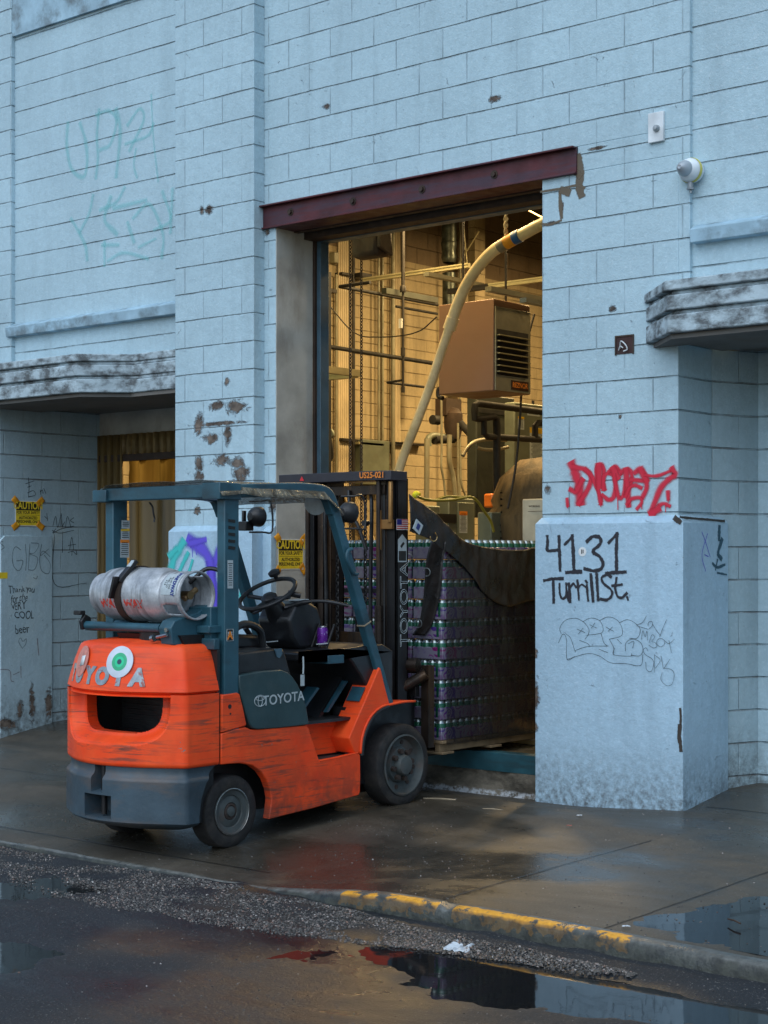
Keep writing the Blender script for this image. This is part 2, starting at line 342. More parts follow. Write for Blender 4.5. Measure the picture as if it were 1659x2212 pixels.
def pdist(x, y, P):
    ins = False; d = 9.
    for i in range(len(P)):
        a, b_ = P[i-1], P[i]; ex, ey = b_.x-a.x, b_.y-a.y; t = max(0, min(1, ((x-a.x)*ex+(y-a.y)*ey)/(ex*ex+ey*ey)))
        d = min(d, sqrt((x-a.x-ex*t)**2+(y-a.y-ey*t)**2))
        if (a.y > y) != (b_.y > y) and x < ex*(y-a.y)/ey+a.x: ins = not ins
    return d if ins else -d
def swet(x, y):
    return sst(-.16, .10, pdist(x, y, PUDS)+.10*noise.noise(Vector((x*5, y*7, 1)))+.05*noise.noise(Vector((x*17, y*23, 2)))) if -4.3 < x < -1 and y < -1.2 else 0
def swz(x, y):
    if -4.3 < x < -1 and y < -1.2: return gz(x, y)+.0012*noise.noise(Vector((x*19, y*23, 0)))+.0012*noise.noise(Vector((x*50, y*60, 0)))-.0085*swet(x, y)
    return gz(x, y)+.003*noise.noise(Vector((x*1.3, y*1.3, 0)))*min(1, abs(x+4.3))
xs2 = [-60,-30,-18]+[-14+.1*i for i in range(97)]+[-4.3+.035*i for i in range(95)]+[-.95+.1*i for i in range(10)]+[.5,3,8,30,60]
ysw = [-2.84+.035*i for i in range(47)]+[-1.195+.07*i for i in range(20)]+[.3,.5,.7,.9,1.1,1.3]
sw = heightgrid('sidewalk', 0, 0, 0, ysw, swz, M['walk'], xs=xs2)
at_ = sw.data.attributes.new('wet', 'FLOAT', 'POINT'); at_.data.foreach_set('value', [swet(v.co.x, v.co.y) for v in sw.data.vertices])
WZ = -.1625
PUD = [[onZ(a, c, WZ) for a, c in P_] for P_ in (
 ((800,2046),(905,2052),(1010,2066),(1080,2072),(1175,2090),(1300,2112),(1480,2152),(1600,2178),(1720,2210),(1690,2250),(1560,2226),(1480,2208),(1330,2198),(1180,2180),(1090,2168),(980,2157),(905,2128),(850,2092)),
 ((-200,1912),(-10,1905),(80,1900),(165,1895),(200,1906),(196,1924),(120,1936),(30,1942),(-20,1946),(-200,1965)),
 ((-120,2046),(0,2040),(60,2044),(112,2056),(80,2080),(20,2092),(-120,2115)),
 ((170,2000),(330,2010),(520,2040),(700,2052),(780,2066),(640,2080),(420,2064),(230,2040)))]
PUDD = [1., 1., 1., .62]
def pdist(x, y, P):
    ins = False; d = 9.
    for i in range(len(P)):
        a, b_ = P[i-1], P[i]; ex, ey = b_.x-a.x, b_.y-a.y; t = max(0, min(1, ((x-a.x)*ex+(y-a.y)*ey)/(ex*ex+ey*ey)))
        d = min(d, sqrt((x-a.x-ex*t)**2+(y-a.y-ey*t)**2))
        if (a.y > y) != (b_.y > y) and x < ex*(y-a.y)/ey+a.x: ins = not ins
    return d if ins else -d
def wetness(x, y):
    w_ = 0
    if y > -5.6 and -10 < x < -1.5:
        for P, k in zip(PUD, PUDD): w_ = max(w_, k*sst(-.16, .10, pdist(x, y, P)+.10*noise.noise(Vector((x*5, y*7, 1)))+.05*noise.noise(Vector((x*17, y*23, 2)))))
    return w_
def rz(x, y):
    z = -.1575+.055*sst(-4.6, -9, y)+.0022*noise.noise(Vector((x*1.3, y*1.3, 4)))
    z += .036*sst(-3.22+.06*noise.noise(Vector((x*4, 0, 0))), -3.0, y)*(.8+.3*noise.noise(Vector((x*7, y*9, 2))))*sst(-7.5, -5.2, x)
    return z
def rzw(x, y):
    w_ = wetness(x, y); n_ = .0022*noise.noise(Vector((x*21, y*25, 1)))+.0016*noise.noise(Vector((x*55, y*60, 1)))
    return rz(x, y)+n_-.0095*w_, w_

m = N('curb_concrete'); x, y, z = m.xyz(); n2 = m.noise(14, det=7, rough=.7)
c = m.mix(m.ramp(n2, .3, .7), (.05,.05,.045), (.17,.175,.16))
yel = m.math('MULTIPLY', m.math('MULTIPLY', m.math('GREATER_THAN', m.math('ADD', x, m.math('MULTIPLY', m.noise(8), .2)), -5.12), m.math('LESS_THAN', m.math('ADD', x, m.math('MULTIPLY', m.noise(9), .2)), -3.55)), m.ramp(m.math('ADD', m.noise(7, det=8, rough=.7), m.math('MULTIPLY', m.ramp(m.math('ABSOLUTE', m.math('ADD', x, 4.60)), .02, .05, -1, 0), .4)), .46, .50))
yel = m.math('MULTIPLY', yel, m.math('MULTIPLY', m.math('GREATER_THAN', m.math('ADD', y, m.math('MULTIPLY', m.noise(20), .03)), -2.925), m.math('LESS_THAN', m.math('ADD', y, m.math('MULTIPLY', m.noise(25), .04)), -2.855)))
c = m.mix(yel, c, m.mix(m.ramp(m.noise(60), .3, .7), (.60,.26,.02), (.80,.38,.03)))
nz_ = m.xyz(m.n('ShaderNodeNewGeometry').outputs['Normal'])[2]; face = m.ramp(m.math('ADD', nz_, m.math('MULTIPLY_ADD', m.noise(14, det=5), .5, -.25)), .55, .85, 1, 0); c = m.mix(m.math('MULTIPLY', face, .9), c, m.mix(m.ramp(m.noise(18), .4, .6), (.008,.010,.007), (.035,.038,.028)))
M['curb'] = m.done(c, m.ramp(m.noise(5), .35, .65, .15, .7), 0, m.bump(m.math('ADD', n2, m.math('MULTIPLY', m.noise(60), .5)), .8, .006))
b = B(); prof = [(-2.838, -.001), (-2.86, .007), (-2.94, .004), (-2.968, -.006), (-2.985, -.03), (-3.0, -.08), (-3.012, -.3)]
cx = [-40,-20]+[-14+.05*i for i in range(320)]+[4,10,40]; V = []
for x in cx:
    zt = gz(x, -2.85); row = []; wd = .25+.42*sst(-6.0, -5.1, x)
    for k, (py_, dz) in enumerate(prof):
        nn = .006*noise.noise(Vector((x*4, k, 1)))*(1 if 0 < k < 6 else 0)
        crack = -.02*max(0, 1-abs(x+4.60)/.03) if 0 < k < 6 else 0
        row.append(b.bm.verts.new((x, -2.838+(py_+2.838)*wd+nn, max(zt+dz+nn*.6+crack, -.32))))
    V.append(row)
for i in range(len(cx)-1):
    for k in range(len(prof)-1): b.face([V[i][k], V[i][k+1], V[i+1][k+1], V[i+1][k]])
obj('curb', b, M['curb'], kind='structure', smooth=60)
# standing water
m = N('standing_water'); M['water'] = m.done((.012,.013,.014), .035, 0, m.bump(m.noise(9, det=3), .06, .004), spec=.5)
def puddle(name, pts, z, jit=.06, seed=0):
    P = [Vector(p) for p in pts]; out = []
    for i in range(len(P)):
        a, c_ = P[i], P[(i+1) % len(P)]; n = max(2, int((c_-a).length/.05))
        for k in range(n):
            p = a.lerp(c_, k/n); p = p+Vector((noise.noise(p*4+Vector((seed,0,0))), noise.noise(p*4+Vector((0,9,seed))), 0))*jit+Vector((noise.noise(p*15), noise.noise(p*15+Vector((5,5,5))), 0))*jit*.5
            out.append((p.x, p.y, z))
    b = B(); f = b.face([b.bm.verts.new(p) for p in out]); bmesh.ops.triangulate(b.bm, faces=[f])
    return obj(name, b, M['water'], kind='structure', smooth=0)
xr = [-60,-30,-18,-12]+[-10+.2*i for i in range(12)]+[-7.6+.035*i for i in range(150)]+[-2.3,-2,-1,1,4,10,60]
yr = [-2.80,-2.86,-2.92]+[-2.95-.028*i for i in range(86)]+[-5.5,-6,-7,-9,-12,-25,-60]
b = B(); VV = []; WW = []
for x in xr:
    row = []
    for y in yr:
        z, w_ = rzw(x, y); row.append(b.bm.verts.new((x, y, z))); WW.append(w_)
    VV.append(row)
for i in range(len(xr)-1):
    for j in range(len(yr)-1): b.face([VV[i][j], VV[i+1][j], VV[i+1][j+1], VV[i][j+1]])
b.bm.verts.index_update(); ro = obj('road', b, M['road'], kind='structure', smooth=60); at_ = ro.data.attributes.new('wet', 'FLOAT', 'POINT'); at_.data.foreach_set('value', WW)
for nm, P in zip(('gutter_puddle', 'left_puddle', 'road_puddle'), PUD):
    cx_ = sum((p.x for p in P))/len(P); cy_ = sum((p.y for p in P))/len(P); x0 = min(p.x for p in P)-.2; x1 = max(p.x for p in P)+.2; y0 = min(p.y for p in P)-.2; y1 = min(max(p.y for p in P)+.2, -3.03)
    puddle(nm, [Vector((x0,y0,0)), Vector((x1,y0,0)), Vector((x1,y1,0)), Vector((x0,y1,0))], WZ, 0)
PWZ = -.040
PS = PUDS; x0 = min(p.x for p in PS)-.1; x1 = max(p.x for p in PS)+.2; y0 = max(min(p.y for p in PS)-.1, -2.83); y1 = max(p.y for p in PS)+.1
b = B(); q4 = [b.bm.verts.new((x, y, gz(x, y)-.0045)) for x, y in ((x0,y0),(x1,y0),(x1,y1),(x0,y1))]; b.face(q4); obj('sidewalk_puddle', b, M['water'], kind='structure', smooth=0)
# gravel and grit
m = N('gravel'); gi = m.n('ShaderNodeNewGeometry').outputs['Random Per Island']; cr = m.n('ShaderNodeValToRGB'); m.l(gi, cr.inputs[0])
e = cr.color_ramp.elements; e[0].color = (.035,.032,.03,1); e[1].position = 1; e[1].color = (.40,.38,.36,1)
for p_, c_ in ((.35,(.055,.053,.05,1)), (.65,(.10,.094,.085,1)), (.85,(.19,.175,.165,1)), (.93,(.20,.12,.09,1))): x_ = e.new(p_); x_.color = c_
M['gravel'] = m.done(cr.outputs[0], .45, 0)
def stones(name, n, fn, smin, smax, label, cat):
    b = B(); T = []
    base = [(-1,-1,-1),(1,-1,-1),(1,1,-1),(-1,1,-1),(-.6,-.7,1),(.7,-.5,1),(.5,.7,1),(-.7,.5,1)]
    k = 0
    while k < n:
        r = fn()
        if r is None: continue
        x, y, z = r; k += 1; s_ = smin+(smax-smin)*random.random()**3; a = random.random()*6.28; ca, sa = cos(a), sin(a)
        v = []
        for p in base:
            p = [p[0]*(1+random.uniform(-.35,.35)), p[1]*(.75+random.uniform(-.3,.3)), p[2]*.45]
            v.append(b.bm.verts.new((x+(p[0]*ca-p[1]*sa)*s_, y+(p[0]*sa+p[1]*ca)*s_, z+s_*.25+p[2]*s_)))
        for f in ((0,3,2,1),(4,5,6,7),(0,1,5,4),(1,2,6,5),(2,3,7,6),(3,0,4,7)): b.face([v[i] for i in f])
    return obj(name, b, M['gravel'], label=label, cat=cat, kind='stuff', smooth=0)
gl = [(-14,-2.92,-3.25),(-7.2,-2.89,-3.5),(-6.3,-2.88,-3.63),(-5.5,-2.93,-3.55),(-5.2,-2.97,-3.50),(-4.6,-3.05,-3.37),(-4.1,-3.06,-3.25),(-3.4,-3.1,-3.16)]
def gravelpt():
    x = random.uniform(-8.2, -3.5); y0 = lerpk(x, [(a, b_) for a, b_, c_ in gl]); y1 = lerpk(x, [(a, c_) for a, b_, c_ in gl])
    y = random.uniform(y1-.1, y0); n_ = noise.noise(Vector((x*3, y*6, 0)))
    if y < y1+.1*n_+random.random()*.06: return None
    dens = .42+1.5*n_
    if x < -6.6: dens -= .45
    return None if random.random() > dens+.35 else (x, y, rz(x, y)+.002)
stones('gravel', 24000, gravelpt, .0013, .0062, 'grey loose gravel washed along the gutter by the driveway', 'gravel')
def gritpt():
    x = random.uniform(-9, -2.2); y = random.uniform(-5.3, 1.0)
    if y > 0 and not (x > -5): return None
    if y < -3.0: z = rzw(x, y)[0]
    elif y > -2.84: z = gz(x, y)
    else: return None
    if random.random() > .25+.9*noise.noise(Vector((x*1.2, y*2.4, 7)))+.25: return None
    return (x, y, z)
stones('grit', 8500, gritpt, .001, .0045, 'fine scattered grit and small stones on wet pavement', 'grit')
# litter
M['paper'] = plain('wet_paper', (.55,.60,.64), .5, var=.3, vs=30, bump=.3, dirt=(.1,.1,.1), da=.5, ds=(30,30,30))
M['stick'] = plain('bleached_wood', (.38,.30,.20), .8, var=.4)
def scrap(name, u, v, z, w, l, a, label, mat, cat, h=.008, seed=0):
    o = onZ(u, v, z); b = B()
    def f(i, j):
        x = (i-.5)*w*(1+.3*noise.noise(Vector((j*3, seed, 0)))); y = (j-.5)*l*(1+.25*noise.noise(Vector((i*3, seed, 5))))
        return (o.x+x*cos(a)-y*sin(a), o.y+x*sin(a)+y*cos(a), z+.004+h*abs(noise.noise(Vector((i*4+seed, j*4, 1))))*2)
    b.grid(f, 10, 10); return obj(name, b, mat, label=label, cat=cat, sol=.0008, smooth=30)
scrap('crumpled_wrapper', 995, 2050, WZ+.004, .10, .14, .3, 'silver crumpled wrapper lying on gravel beside the long puddle', M['paper'], 'litter', .018, 1)
scrap('paper_scrap', 1035, 1915, -.075, .06, .055, .9, 'small pale paper scrap at the crack behind the yellow curb', M['paper'], 'litter', .008, 2)
scrap('paper_scrap', 1252, 1763, -.01, .03, .02, .2, 'tiny white paper scrap on pavement below the street number', M['paper'], 'litter', .005, 3)
scrap('paper_scrap', 1353, 2003, -.05, .035, .016, .6, 'thin white paper strip on the curb right of the yellow paint', M['paper'], 'litter', .004, 4)
scrap('paper_scrap', 1230, 1785, -.01, .03, .015, .4, 'small reddish paper bit on pavement in front of the right pier', plain('red_scrap', (.3,.08,.06)), 'litter', .004, 5)
for i, (u, v, z, u2, v2, lb) in enumerate(((915,1725,-.03,985,1728,'long bleached wood sliver lying under the steel threshold'), (1043,1747,-.03,1085,1750,'short pale stick on the apron in front of the doorway'), (1573,1985,-.04,1600,1995,'dark brown twig floating in the sidewalk puddle'), (885,1980,-.16,925,1987,'dark twig among the gravel by the gutter'))):
    a_ = onZ(u, v, z+.008); b_ = onZ(u2, v2, z+.008); obj('wood_sliver' if i < 2 else 'twig', B().tube([a_, a_.lerp(b_, .5)+Vector((0,0,.004)), b_], .006 if i == 0 else .004, 6), M['stick'] if i < 2 else M['rustdark'], label=lb, cat='stick')

# ------------------------------------------------------------------ the building
bld = thing('warehouse_building', (0,0,0), 'pale blue painted concrete block warehouse with an open loading doorway', 'building')
TOP = 7.6
def part(name, b, mat, **k): return obj(name, b, mat, bld, **k)
XL, XR = -8.484, -6.12
w = B(); w.box(-8.6, XL, 0, .4, -.4, 3.92); w.box(-8.6, -5.05, 0, .4, 4.08, TOP); w.box(-8.6, XR+.27, .2, .4, 3.92, 4.08); w.box(-5.85, -5.05, 0, .4, 3.92, 4.08)
w.box(XR, -5.129, 0, .4, -.4, 3.92); w.box(-5.129, -5.05, 0, .4, 2.8, 3.92)
part('front_wall', w, M['wall'], bev=.004)
part('wall_panel', B().box(-5.05, 6, .03, .4, 2.8, TOP), M['panel'], label='recessed block wall panel right of the doorway')
part('wall_panel', B().box(-11.56, -9.444, 0, .4, 2.8, 5.92), M['panel'], label='recessed block wall panel with faded teal graffiti')
part('wall_band', B().box(-11.56, -9.444, -.03, .4, 5.92, TOP), M['sill'])
part('pilaster', B().box(-9.444, -8.6, -.108, .4, -.4, TOP), M['pilaster'], bev=.006, label='block pilaster left of the doorway with peeling paint')
part('pilaster', B().box(-14.5, -11.56, -.04, .4, 2.8, TOP), M['pilaster'], bev=.006, label='block pilaster at the left edge of the facade')
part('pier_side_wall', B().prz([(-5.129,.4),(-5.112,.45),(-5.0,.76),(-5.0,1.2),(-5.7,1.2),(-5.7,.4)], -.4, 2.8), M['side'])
part('entry_wall', B().box(-5.0, -2.5, .76, 1.2, -.4, 2.8), M['wall'], label='block wall at the back of the right entry')
part('entry_wall', B().box(-2.5, 6, 0, .4, -.4, 2.8), M['wall'])
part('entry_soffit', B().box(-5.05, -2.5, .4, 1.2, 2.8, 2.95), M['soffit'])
# plinths (sloping cap)
def plinth(x0, x1, y0, y1, z1, mat, label, capd=.045, sides=True):
    b = B(); c = capd
    lo = [(x0,y0,-.4),(x1,y0,-.4),(x1,y1,-.4),(x0,y1,-.4)]; mid = [(p[0],p[1],z1-.04) for p in lo]; hi = [(x0+(c*.4 if sides else 0),y0+c,z1),(x1-(c*.9 if sides else 0),y0+c,z1),(x1-(c*.9 if sides else 0),y1,z1),(x0+(c*.4 if sides else 0),y1,z1)]
    R = [[b.bm.verts.new(p) for p in r] for r in (lo, mid, hi)]
    for i in (0, 1):
        for k in range(4): b.face([R[i][k], R[i][(k+1) % 4], R[i+1][(k+1) % 4], R[i+1][k]])
    b.face(R[2]); b.face(R[0][::-1])
    return part('plinth', b, mat, label=label, bev=.004)
plinth(-6.14, -5.068, -.05, .5, 1.755, M['stucco'], 'smooth painted plinth with the handwritten street number')
plinth(-9.462, -8.57, -.16, .3, 1.74, M['stucco'], 'painted plinth with teal and violet graffiti behind the forklift')
plinth(-8.57, XL+.002, -.05, .002, 1.735, M['stucco'], 'narrow plinth beside the left door jamb', sides=False)
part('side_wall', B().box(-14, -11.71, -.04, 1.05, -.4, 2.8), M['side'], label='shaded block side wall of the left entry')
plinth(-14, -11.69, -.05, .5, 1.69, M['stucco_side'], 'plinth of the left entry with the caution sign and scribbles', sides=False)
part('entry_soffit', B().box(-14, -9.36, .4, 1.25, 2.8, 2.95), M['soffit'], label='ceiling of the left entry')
part('entry_header', B().box(-11.71, -9.36, 1.05, 1.2, 2.6, 2.8), M['concrete'])
part('entry_side_wall', B().box(-9.444, -9.36, .4, 1.25, -.4, 2.8), M['side'])
# jamb, frame, lintel, threshold
part('door_jamb', B().box(XL-.06, XL+.004, .002, .4, -.4, 3.92), M['concrete'], bev=.008)
part('door_jamb_angle', B().box(XL-.05, XL+.02, .40, .425, -.2, 3.92), M['rustdark'])
part('door_frame', B().box(XL-.06, XL+.055, .425, .52, -.2, 3.86).box(XL-.06, -5.9, .425, .52, 3.86, 4.0), M['bluesteel'], bev=.003)
part('door_head_track', B().box(XL, -5.9, .30, .42, 3.865, 3.93).box(XL, -5.9, .19, .24, 3.90, 3.93), M['rustdark'], bev=.003)
li = B(); x0, x1 = -8.6, -5.852
li.box(x0, x1, -.012, .0, 3.92, 4.078).box(x0, x1, -.055, -.012, 4.066, 4.078).box(x0, x1, -.03, .195, 3.908, 3.92)
lint = part('lintel', li, M['rust'], bev=.002)
for k, u in enumerate((628, 763, 912, 1068)):
    p = onY(u, (458, 435, 409, 377)[k], -.013); obj('bolt', B().cyl((p.x, -.012, p.z), (p.x, -.032, p.z), .018, 6).cyl((p.x, -.011, p.z), (p.x, -.016, p.z), .028, 14), M['rustdark'], lint)
part('lintel_soffit', B().box(XL, -5.85, .0, .19, 3.93, 3.95), M['rustdark'])
th = part('threshold', B().box(XL, XR-.01, .055, .075, .10, .222).box(XL, XR-.01, .075, .16, .206, .222).box(XL, XR-.01, .075, .16, .10, .112), M['teal'], bev=.002)
m = N('eroded_step'); n1 = m.noise(5, m.vec(scale=(1,1,2)), det=8, rough=.65); z = m.xyz()[2]
c = m.mix(m.ramp(n1, .35, .6), (.028,.024,.017), (.14,.12,.09)); c = m.mix(m.math('MULTIPLY', m.ramp(m.math('ADD', z, m.math('MULTIPLY', m.noise(4, det=5), .1)), .02, .035, 1, 0), m.ramp(m.noise(24, det=6, rough=.7), .44, .56)), c, (.42,.44,.46))
M['step'] = m.done(c, .8, 0, m.bump(m.math('ADD', n1, m.math('MULTIPLY', m.noise(60), .4)), 1, .012))
def stp(i, j):
    x = XL+(XR-XL-.0)*i; z = .10-.26*j; y = .06-.12*j**1.6; n_ = noise.noise(Vector((x*5, z*9, 0)))*.03+noise.noise(Vector((x*16, z*22, 3)))*.012
    return (x, y+n_-.01*sin(j*9), z+n_*.4*(0 if j < .05 else 1))
part('concrete_step', B().grid(stp, 110, 16), M['step'], smooth=70)
# window sills and canopies
def sill(x0, x1, y, label):
    b = B(); n = 30
    b.prism([(y-.065, 3.37), (y-.075, 3.45), (y, 3.485), (y+.02, 3.485), (y+.02, 3.37)], lambda p, a: (a, p[0], p[1]), x0, x1); return part('sill_ledge', b, M['sill'], bev=.006, label=label)
sill(-11.6, -9.446, 0, 'projecting ledge under the left wall panel'); sill(-5.03, 3, .03, 'projecting ledge under the right wall panel')
def canopy(pl, label, extra=0):
    root = None
    def poly(o): return pl(o)
    tiers = [(3.045,3.103,.0),(3.02,3.045,-.035),(2.932,3.02,-.012),(2.905,2.932,-.045),(2.80,2.905,-.012)]
    b = B()
    for z0, z1, o in tiers: b.prz(poly(o), z0+.0002, z1)
    return part('canopy', b, M['oldconc'], bev=.008, label=label)
def plR(o): a = -5.366-o*1.2; return [(a, 0), (a+.357+o*-.2, -.357-o), (3, -.357-o), (3, .39), (a+.2, .39), (a+.2, .0)]
def plL(o): a = -10.32; return [(-14, -.36-o), (a+o*.4, -.36-o), (-10.0+o, -.05-o*.3), (-9.446, -.05-o*.3), (-9.446, .39), (-14, .39)]
def fixR(o): a = -5.366-o; return [(a, -.002), (a+.357, -.357-o), (3, -.357-o), (3, .028), (-5.052, .028), (-5.052, -.002)]
canopy(lambda o: fixR(o), 'stepped weathered concrete canopy over the right entry')
canopy(lambda o: [(-14, -.36-o), (-10.32+o*.4, -.36-o), (-10.0, -.05-o*.3), (-9.446, -.05-o*.3), (-9.446, -.001), (-11.565, -.001), (-11.565, -.042), (-14, -.042)], 'stepped weathered concrete canopy over the left entry')
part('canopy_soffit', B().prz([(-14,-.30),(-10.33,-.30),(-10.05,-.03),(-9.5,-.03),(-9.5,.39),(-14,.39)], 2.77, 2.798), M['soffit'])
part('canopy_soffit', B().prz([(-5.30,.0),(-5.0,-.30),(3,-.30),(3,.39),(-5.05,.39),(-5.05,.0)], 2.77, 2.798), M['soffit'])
# broken electrical box hole with wires
p = onY(1350, 745, 0); hb = B(); hb.box(p.x-.062, p.x+.062, -.004, .0, p.z-.055, p.z+.055)
hole = part('box_hole', hb, plain('rusty_box', (.045,.018,.016), .7))
obj('rim', B().box(p.x-.068, p.x-.058, -.008, -.003, p.z-.06, p.z+.06).box(p.x-.058, p.x+.068, -.008, -.003, p.z+.05, p.z+.06).box(p.x+.058, p.x+.068, -.008, -.003, p.z-.06, p.z+.05), M['rustdark'], hole)
WH = plain('white_paint_trim', (.7,.75,.78), .5)
obj('wire', B().tube(smoothline([(p.x-.03,-.006,p.z-.02),(p.x-.01,-.03,p.z+.02),(p.x+.02,-.03,p.z+.0),(p.x+.03,-.02,p.z-.03),(p.x,-.015,p.z-.04)], 6), .004, 6).tube(smoothline([(p.x-.04,-.006,p.z-.03),(p.x-.02,-.02,p.z-.01),(p.x-.0,-.02,p.z-.02)], 5), .004, 6), WH, hole)
pa, pb = onY(1404, 311, 0), onY(1437, 246, 0)
plt = part('cover_plate', B().box(pa.x, pb.x, -.022, -.001, pa.z, pa.z+.18), WH, bev=.003)
pc = onY(*q('Z1', 0, 0), 0); pc = onY(1419, 277.5, -.022)
obj('button', B().lathe([(0,.028),(.012,.026),(.02,.015),(.022,0)], (pc.x,-.022,pc.z), (0,-1,0), 20), plain('galvanized', (.35,.38,.40), .4, .6), plt)
# round alarm lamp
p = onY(1503, 372, .03)
al = thing('alarm_bell', (p.x, .03, p.z), 'round white wall alarm with yellow ring above the right canopy', 'alarm')
obj('housing', B().lathe([(.05,0),(.066,.015),(.072,.05),(.07,.08),(.058,.11),(.045,.125)], p, (0,-1,0), 32), WH, al)
obj('ring', B().lathe([(.0725,.045),(.0755,.052),(.0755,.064),(.0722,.072)], p, (0,-1,0), 32), plain('yellow_ring', (.55,.52,.12)), al)
obj('nozzle', B().lathe([(.048,.12),(.046,.14),(.034,.165),(.02,.185),(.012,.19),(0,.186)], p, (0,-1,0), 28), plain('grey_cap', (.38,.42,.46), .4, .3), al)
obj('fitting', B().cyl(p+Vector((0,-.06,-.06)), p+Vector((0,-.06,-.105)), .018, 14).cyl(p+Vector((0,-.06,-.105)), p+Vector((0,-.06,-.115)), .024, 6).cyl(p+Vector((0,-.06,-.115)), p+Vector((0.004,-.06,-.135)), .008, 8), plain('galv2', (.3,.33,.35), .45, .5), al)

# signs
M['signy'] = plain('sign_yellow', (.85,.62,.03), .45, var=.1, bump=0, dirt=(.2,.16,.05), da=.4); M['ink'] = plain('black_ink', (.012,.012,.012), .5, var=.1, bump=0)
M['tape'] = plain('orange_tape', (.72,.30,.012), .5, var=.15, vs=20); M['signw'] = plain('sign_white', (.7,.72,.72), .5, var=.08, bump=0)
def caution(cx, label, cy, cz, w, h, bent):
    s = thing('caution_sign', (cx, cy, cz), label, 'sign', group=None); x = cx
    obj('panel', B().box(x, x+.003, cy-w/2, cy+w/2, cz-h/2, cz+h/2), M['signw'], s)
    obj('yellow_field', B().box(x+.003, x+.0036, cy-w/2+.006, cy+w/2-.006, cz-h/2+.006, cz+h/2-.006), M['signy'], s)
    obj('black_field', B().box(x+.0036, x+.0042, cy-w/2+.009, cy+w/2-.009, cz+h*.12, cz+h/2-.009), M['ink'], s)
    text('lettering', 'CAUTION', .074*w/.235, (x+.0045, cy, cz+h*.30), (0,1,0), (0,0,1), M['signy'], s, ext=.0003, xs=.80, off=.002)
    for t_, dz, sz, sx in (('FOR YOUR SAFETY', -.0, .030, .84), ('AUTHORIZED', -.21, .030, .9), ('PERSONNEL ONLY', -.36, .030, .86)):
        text('lettering', t_, sz*w/.235, (x+.0039, cy, cz+h*dz+h*.035), (0,1,0), (0,0,1), M['ink'], s, ext=.0003, xs=sx, off=.0008)
    obj('rule', B().box(x+.0036, x+.0039, cy-w/2+.012, cy+w/2-.012, cz-h*.065-.0012, cz-h*.065+.0012), M['ink'], s)
    for sy, sz in ((-1,1),(1,1),(-1,-1),(1,-1)):
        c0 = Vector((x+.0046, cy+sy*w*.48, cz+sz*h*.48)); a = radians(45*sy*sz+random.uniform(-12, 12)); u_ = Vector((0, cos(a), sin(a))); v_ = Vector((0, -sin(a), cos(a)))
        b = B(); b.grid(lambda i, j: c0+u_*(i-.5)*.085+v_*(j-.5)*.055+Vector((.003*sin(i*7+sy)*bent, 0, 0)), 6, 4); obj('tape_strip', b, M['tape'], s, sol=.0006)
    return s
pa = onX(600, 1164, XL+.004); pb = onX(655, 1230, XL+.004)
caution(XL+.0045, 'clean yellow caution sign taped to the concrete door jamb', (pa.y+pb.y)/2, (pa.z+pb.z)/2, pb.y-pa.y, pa.z-pb.z, 1)
pa = onX(36, 1081, -11.69); pb = onX(91, 1137, -11.69)
caution(-11.709, 'grimy yellow caution sign taped inside the left entry', (pa.y+pb.y)/2, (pa.z+pb.z)/2, pb.y-pa.y, pa.z-pb.z, .6)
for t_, x_, nm in (('yellow_tag', -11.69, 'small yellow sticker low on the left entry plinth'),):
    p = onX(6, 1243, x_); o = part('sticker', B().box(x_, x_+.002, p.y-.06, p.y+.05, p.z-.026, p.z+.026), M['signy'], label=nm)

# ------------------------------------------------------------------ paint on the walls
def paint(name, col, soft=False, al=1., nz=60, lo=.35, hi=.5):
    m = N(name); uv = m.n('ShaderNodeUVMap'); x, y, z = m.xyz(uv.outputs[0])
    e_ = m.math('SUBTRACT', 1., m.math('ABSOLUTE', m.math('MULTIPLY_ADD', y, 2., -1.)))
    n_ = m.noise(nz, det=5, rough=.7)
    if soft: a = m.math('MULTIPLY', m.ramp(e_, .0, .75), m.ramp(m.math('MULTIPLY_ADD', n_, .5, e_), .12, .7, 0, 1))
    else: a = m.math('MULTIPLY', m.ramp(m.math('MULTIPLY_ADD', n_, .9, m.math('MULTIPLY', e_, .9)), lo+.28, hi+.32), m.ramp(x, 0, .3, .3, 1))
    return m.done(col, .6, 0, None, m.math('MULTIPLY', a, al))
M['marker'] = paint('black_marker', (.02,.02,.028), nz=70); M['thin'] = paint('thin_marker', (.035,.05,.06), al=.8, nz=120); M['thin2'] = paint('faded_marker', (.06,.08,.09), al=.6, nz=90)
M['redspray'] = paint('red_spray', (.62,.012,.04), True, .95, 25); M['tealspray'] = paint('teal_spray', (.05,.52,.50), True, .95, 20); M['violet'] = paint('violet_spray', (.12,.08,.62), True, .97, 20)
M['fadeteal'] = paint('faded_teal_spray', (.22,.62,.63), True, .34, 20); M['brownmk'] = paint('brown_marker', (.25,.06,.04), al=.6)
J = lambda y: (lambda a, b_: onY(*q('J', a, b_), y))
gy = -.05; k_ = .0126/4.2*1.0   # metres per J unit
num = [([(90,740),(92,800),(95,862),(185,858)],22),([(195,740),(200,880),(205,1035)],22),([(250,805),(290,765),(315,735)],18),([(315,735),(325,900),(330,1048)],24),([(265,1060),(390,1052)],22),
 ([(450,778),(500,737),(560,745),(568,800),(500,870),(560,915),(592,980),(570,1030),(510,1045),(430,1028)],22),([(645,790),(690,745),(720,715)],18),([(718,715),(712,880),(715,1050)],24),([(625,1066),(790,1055)],22)]
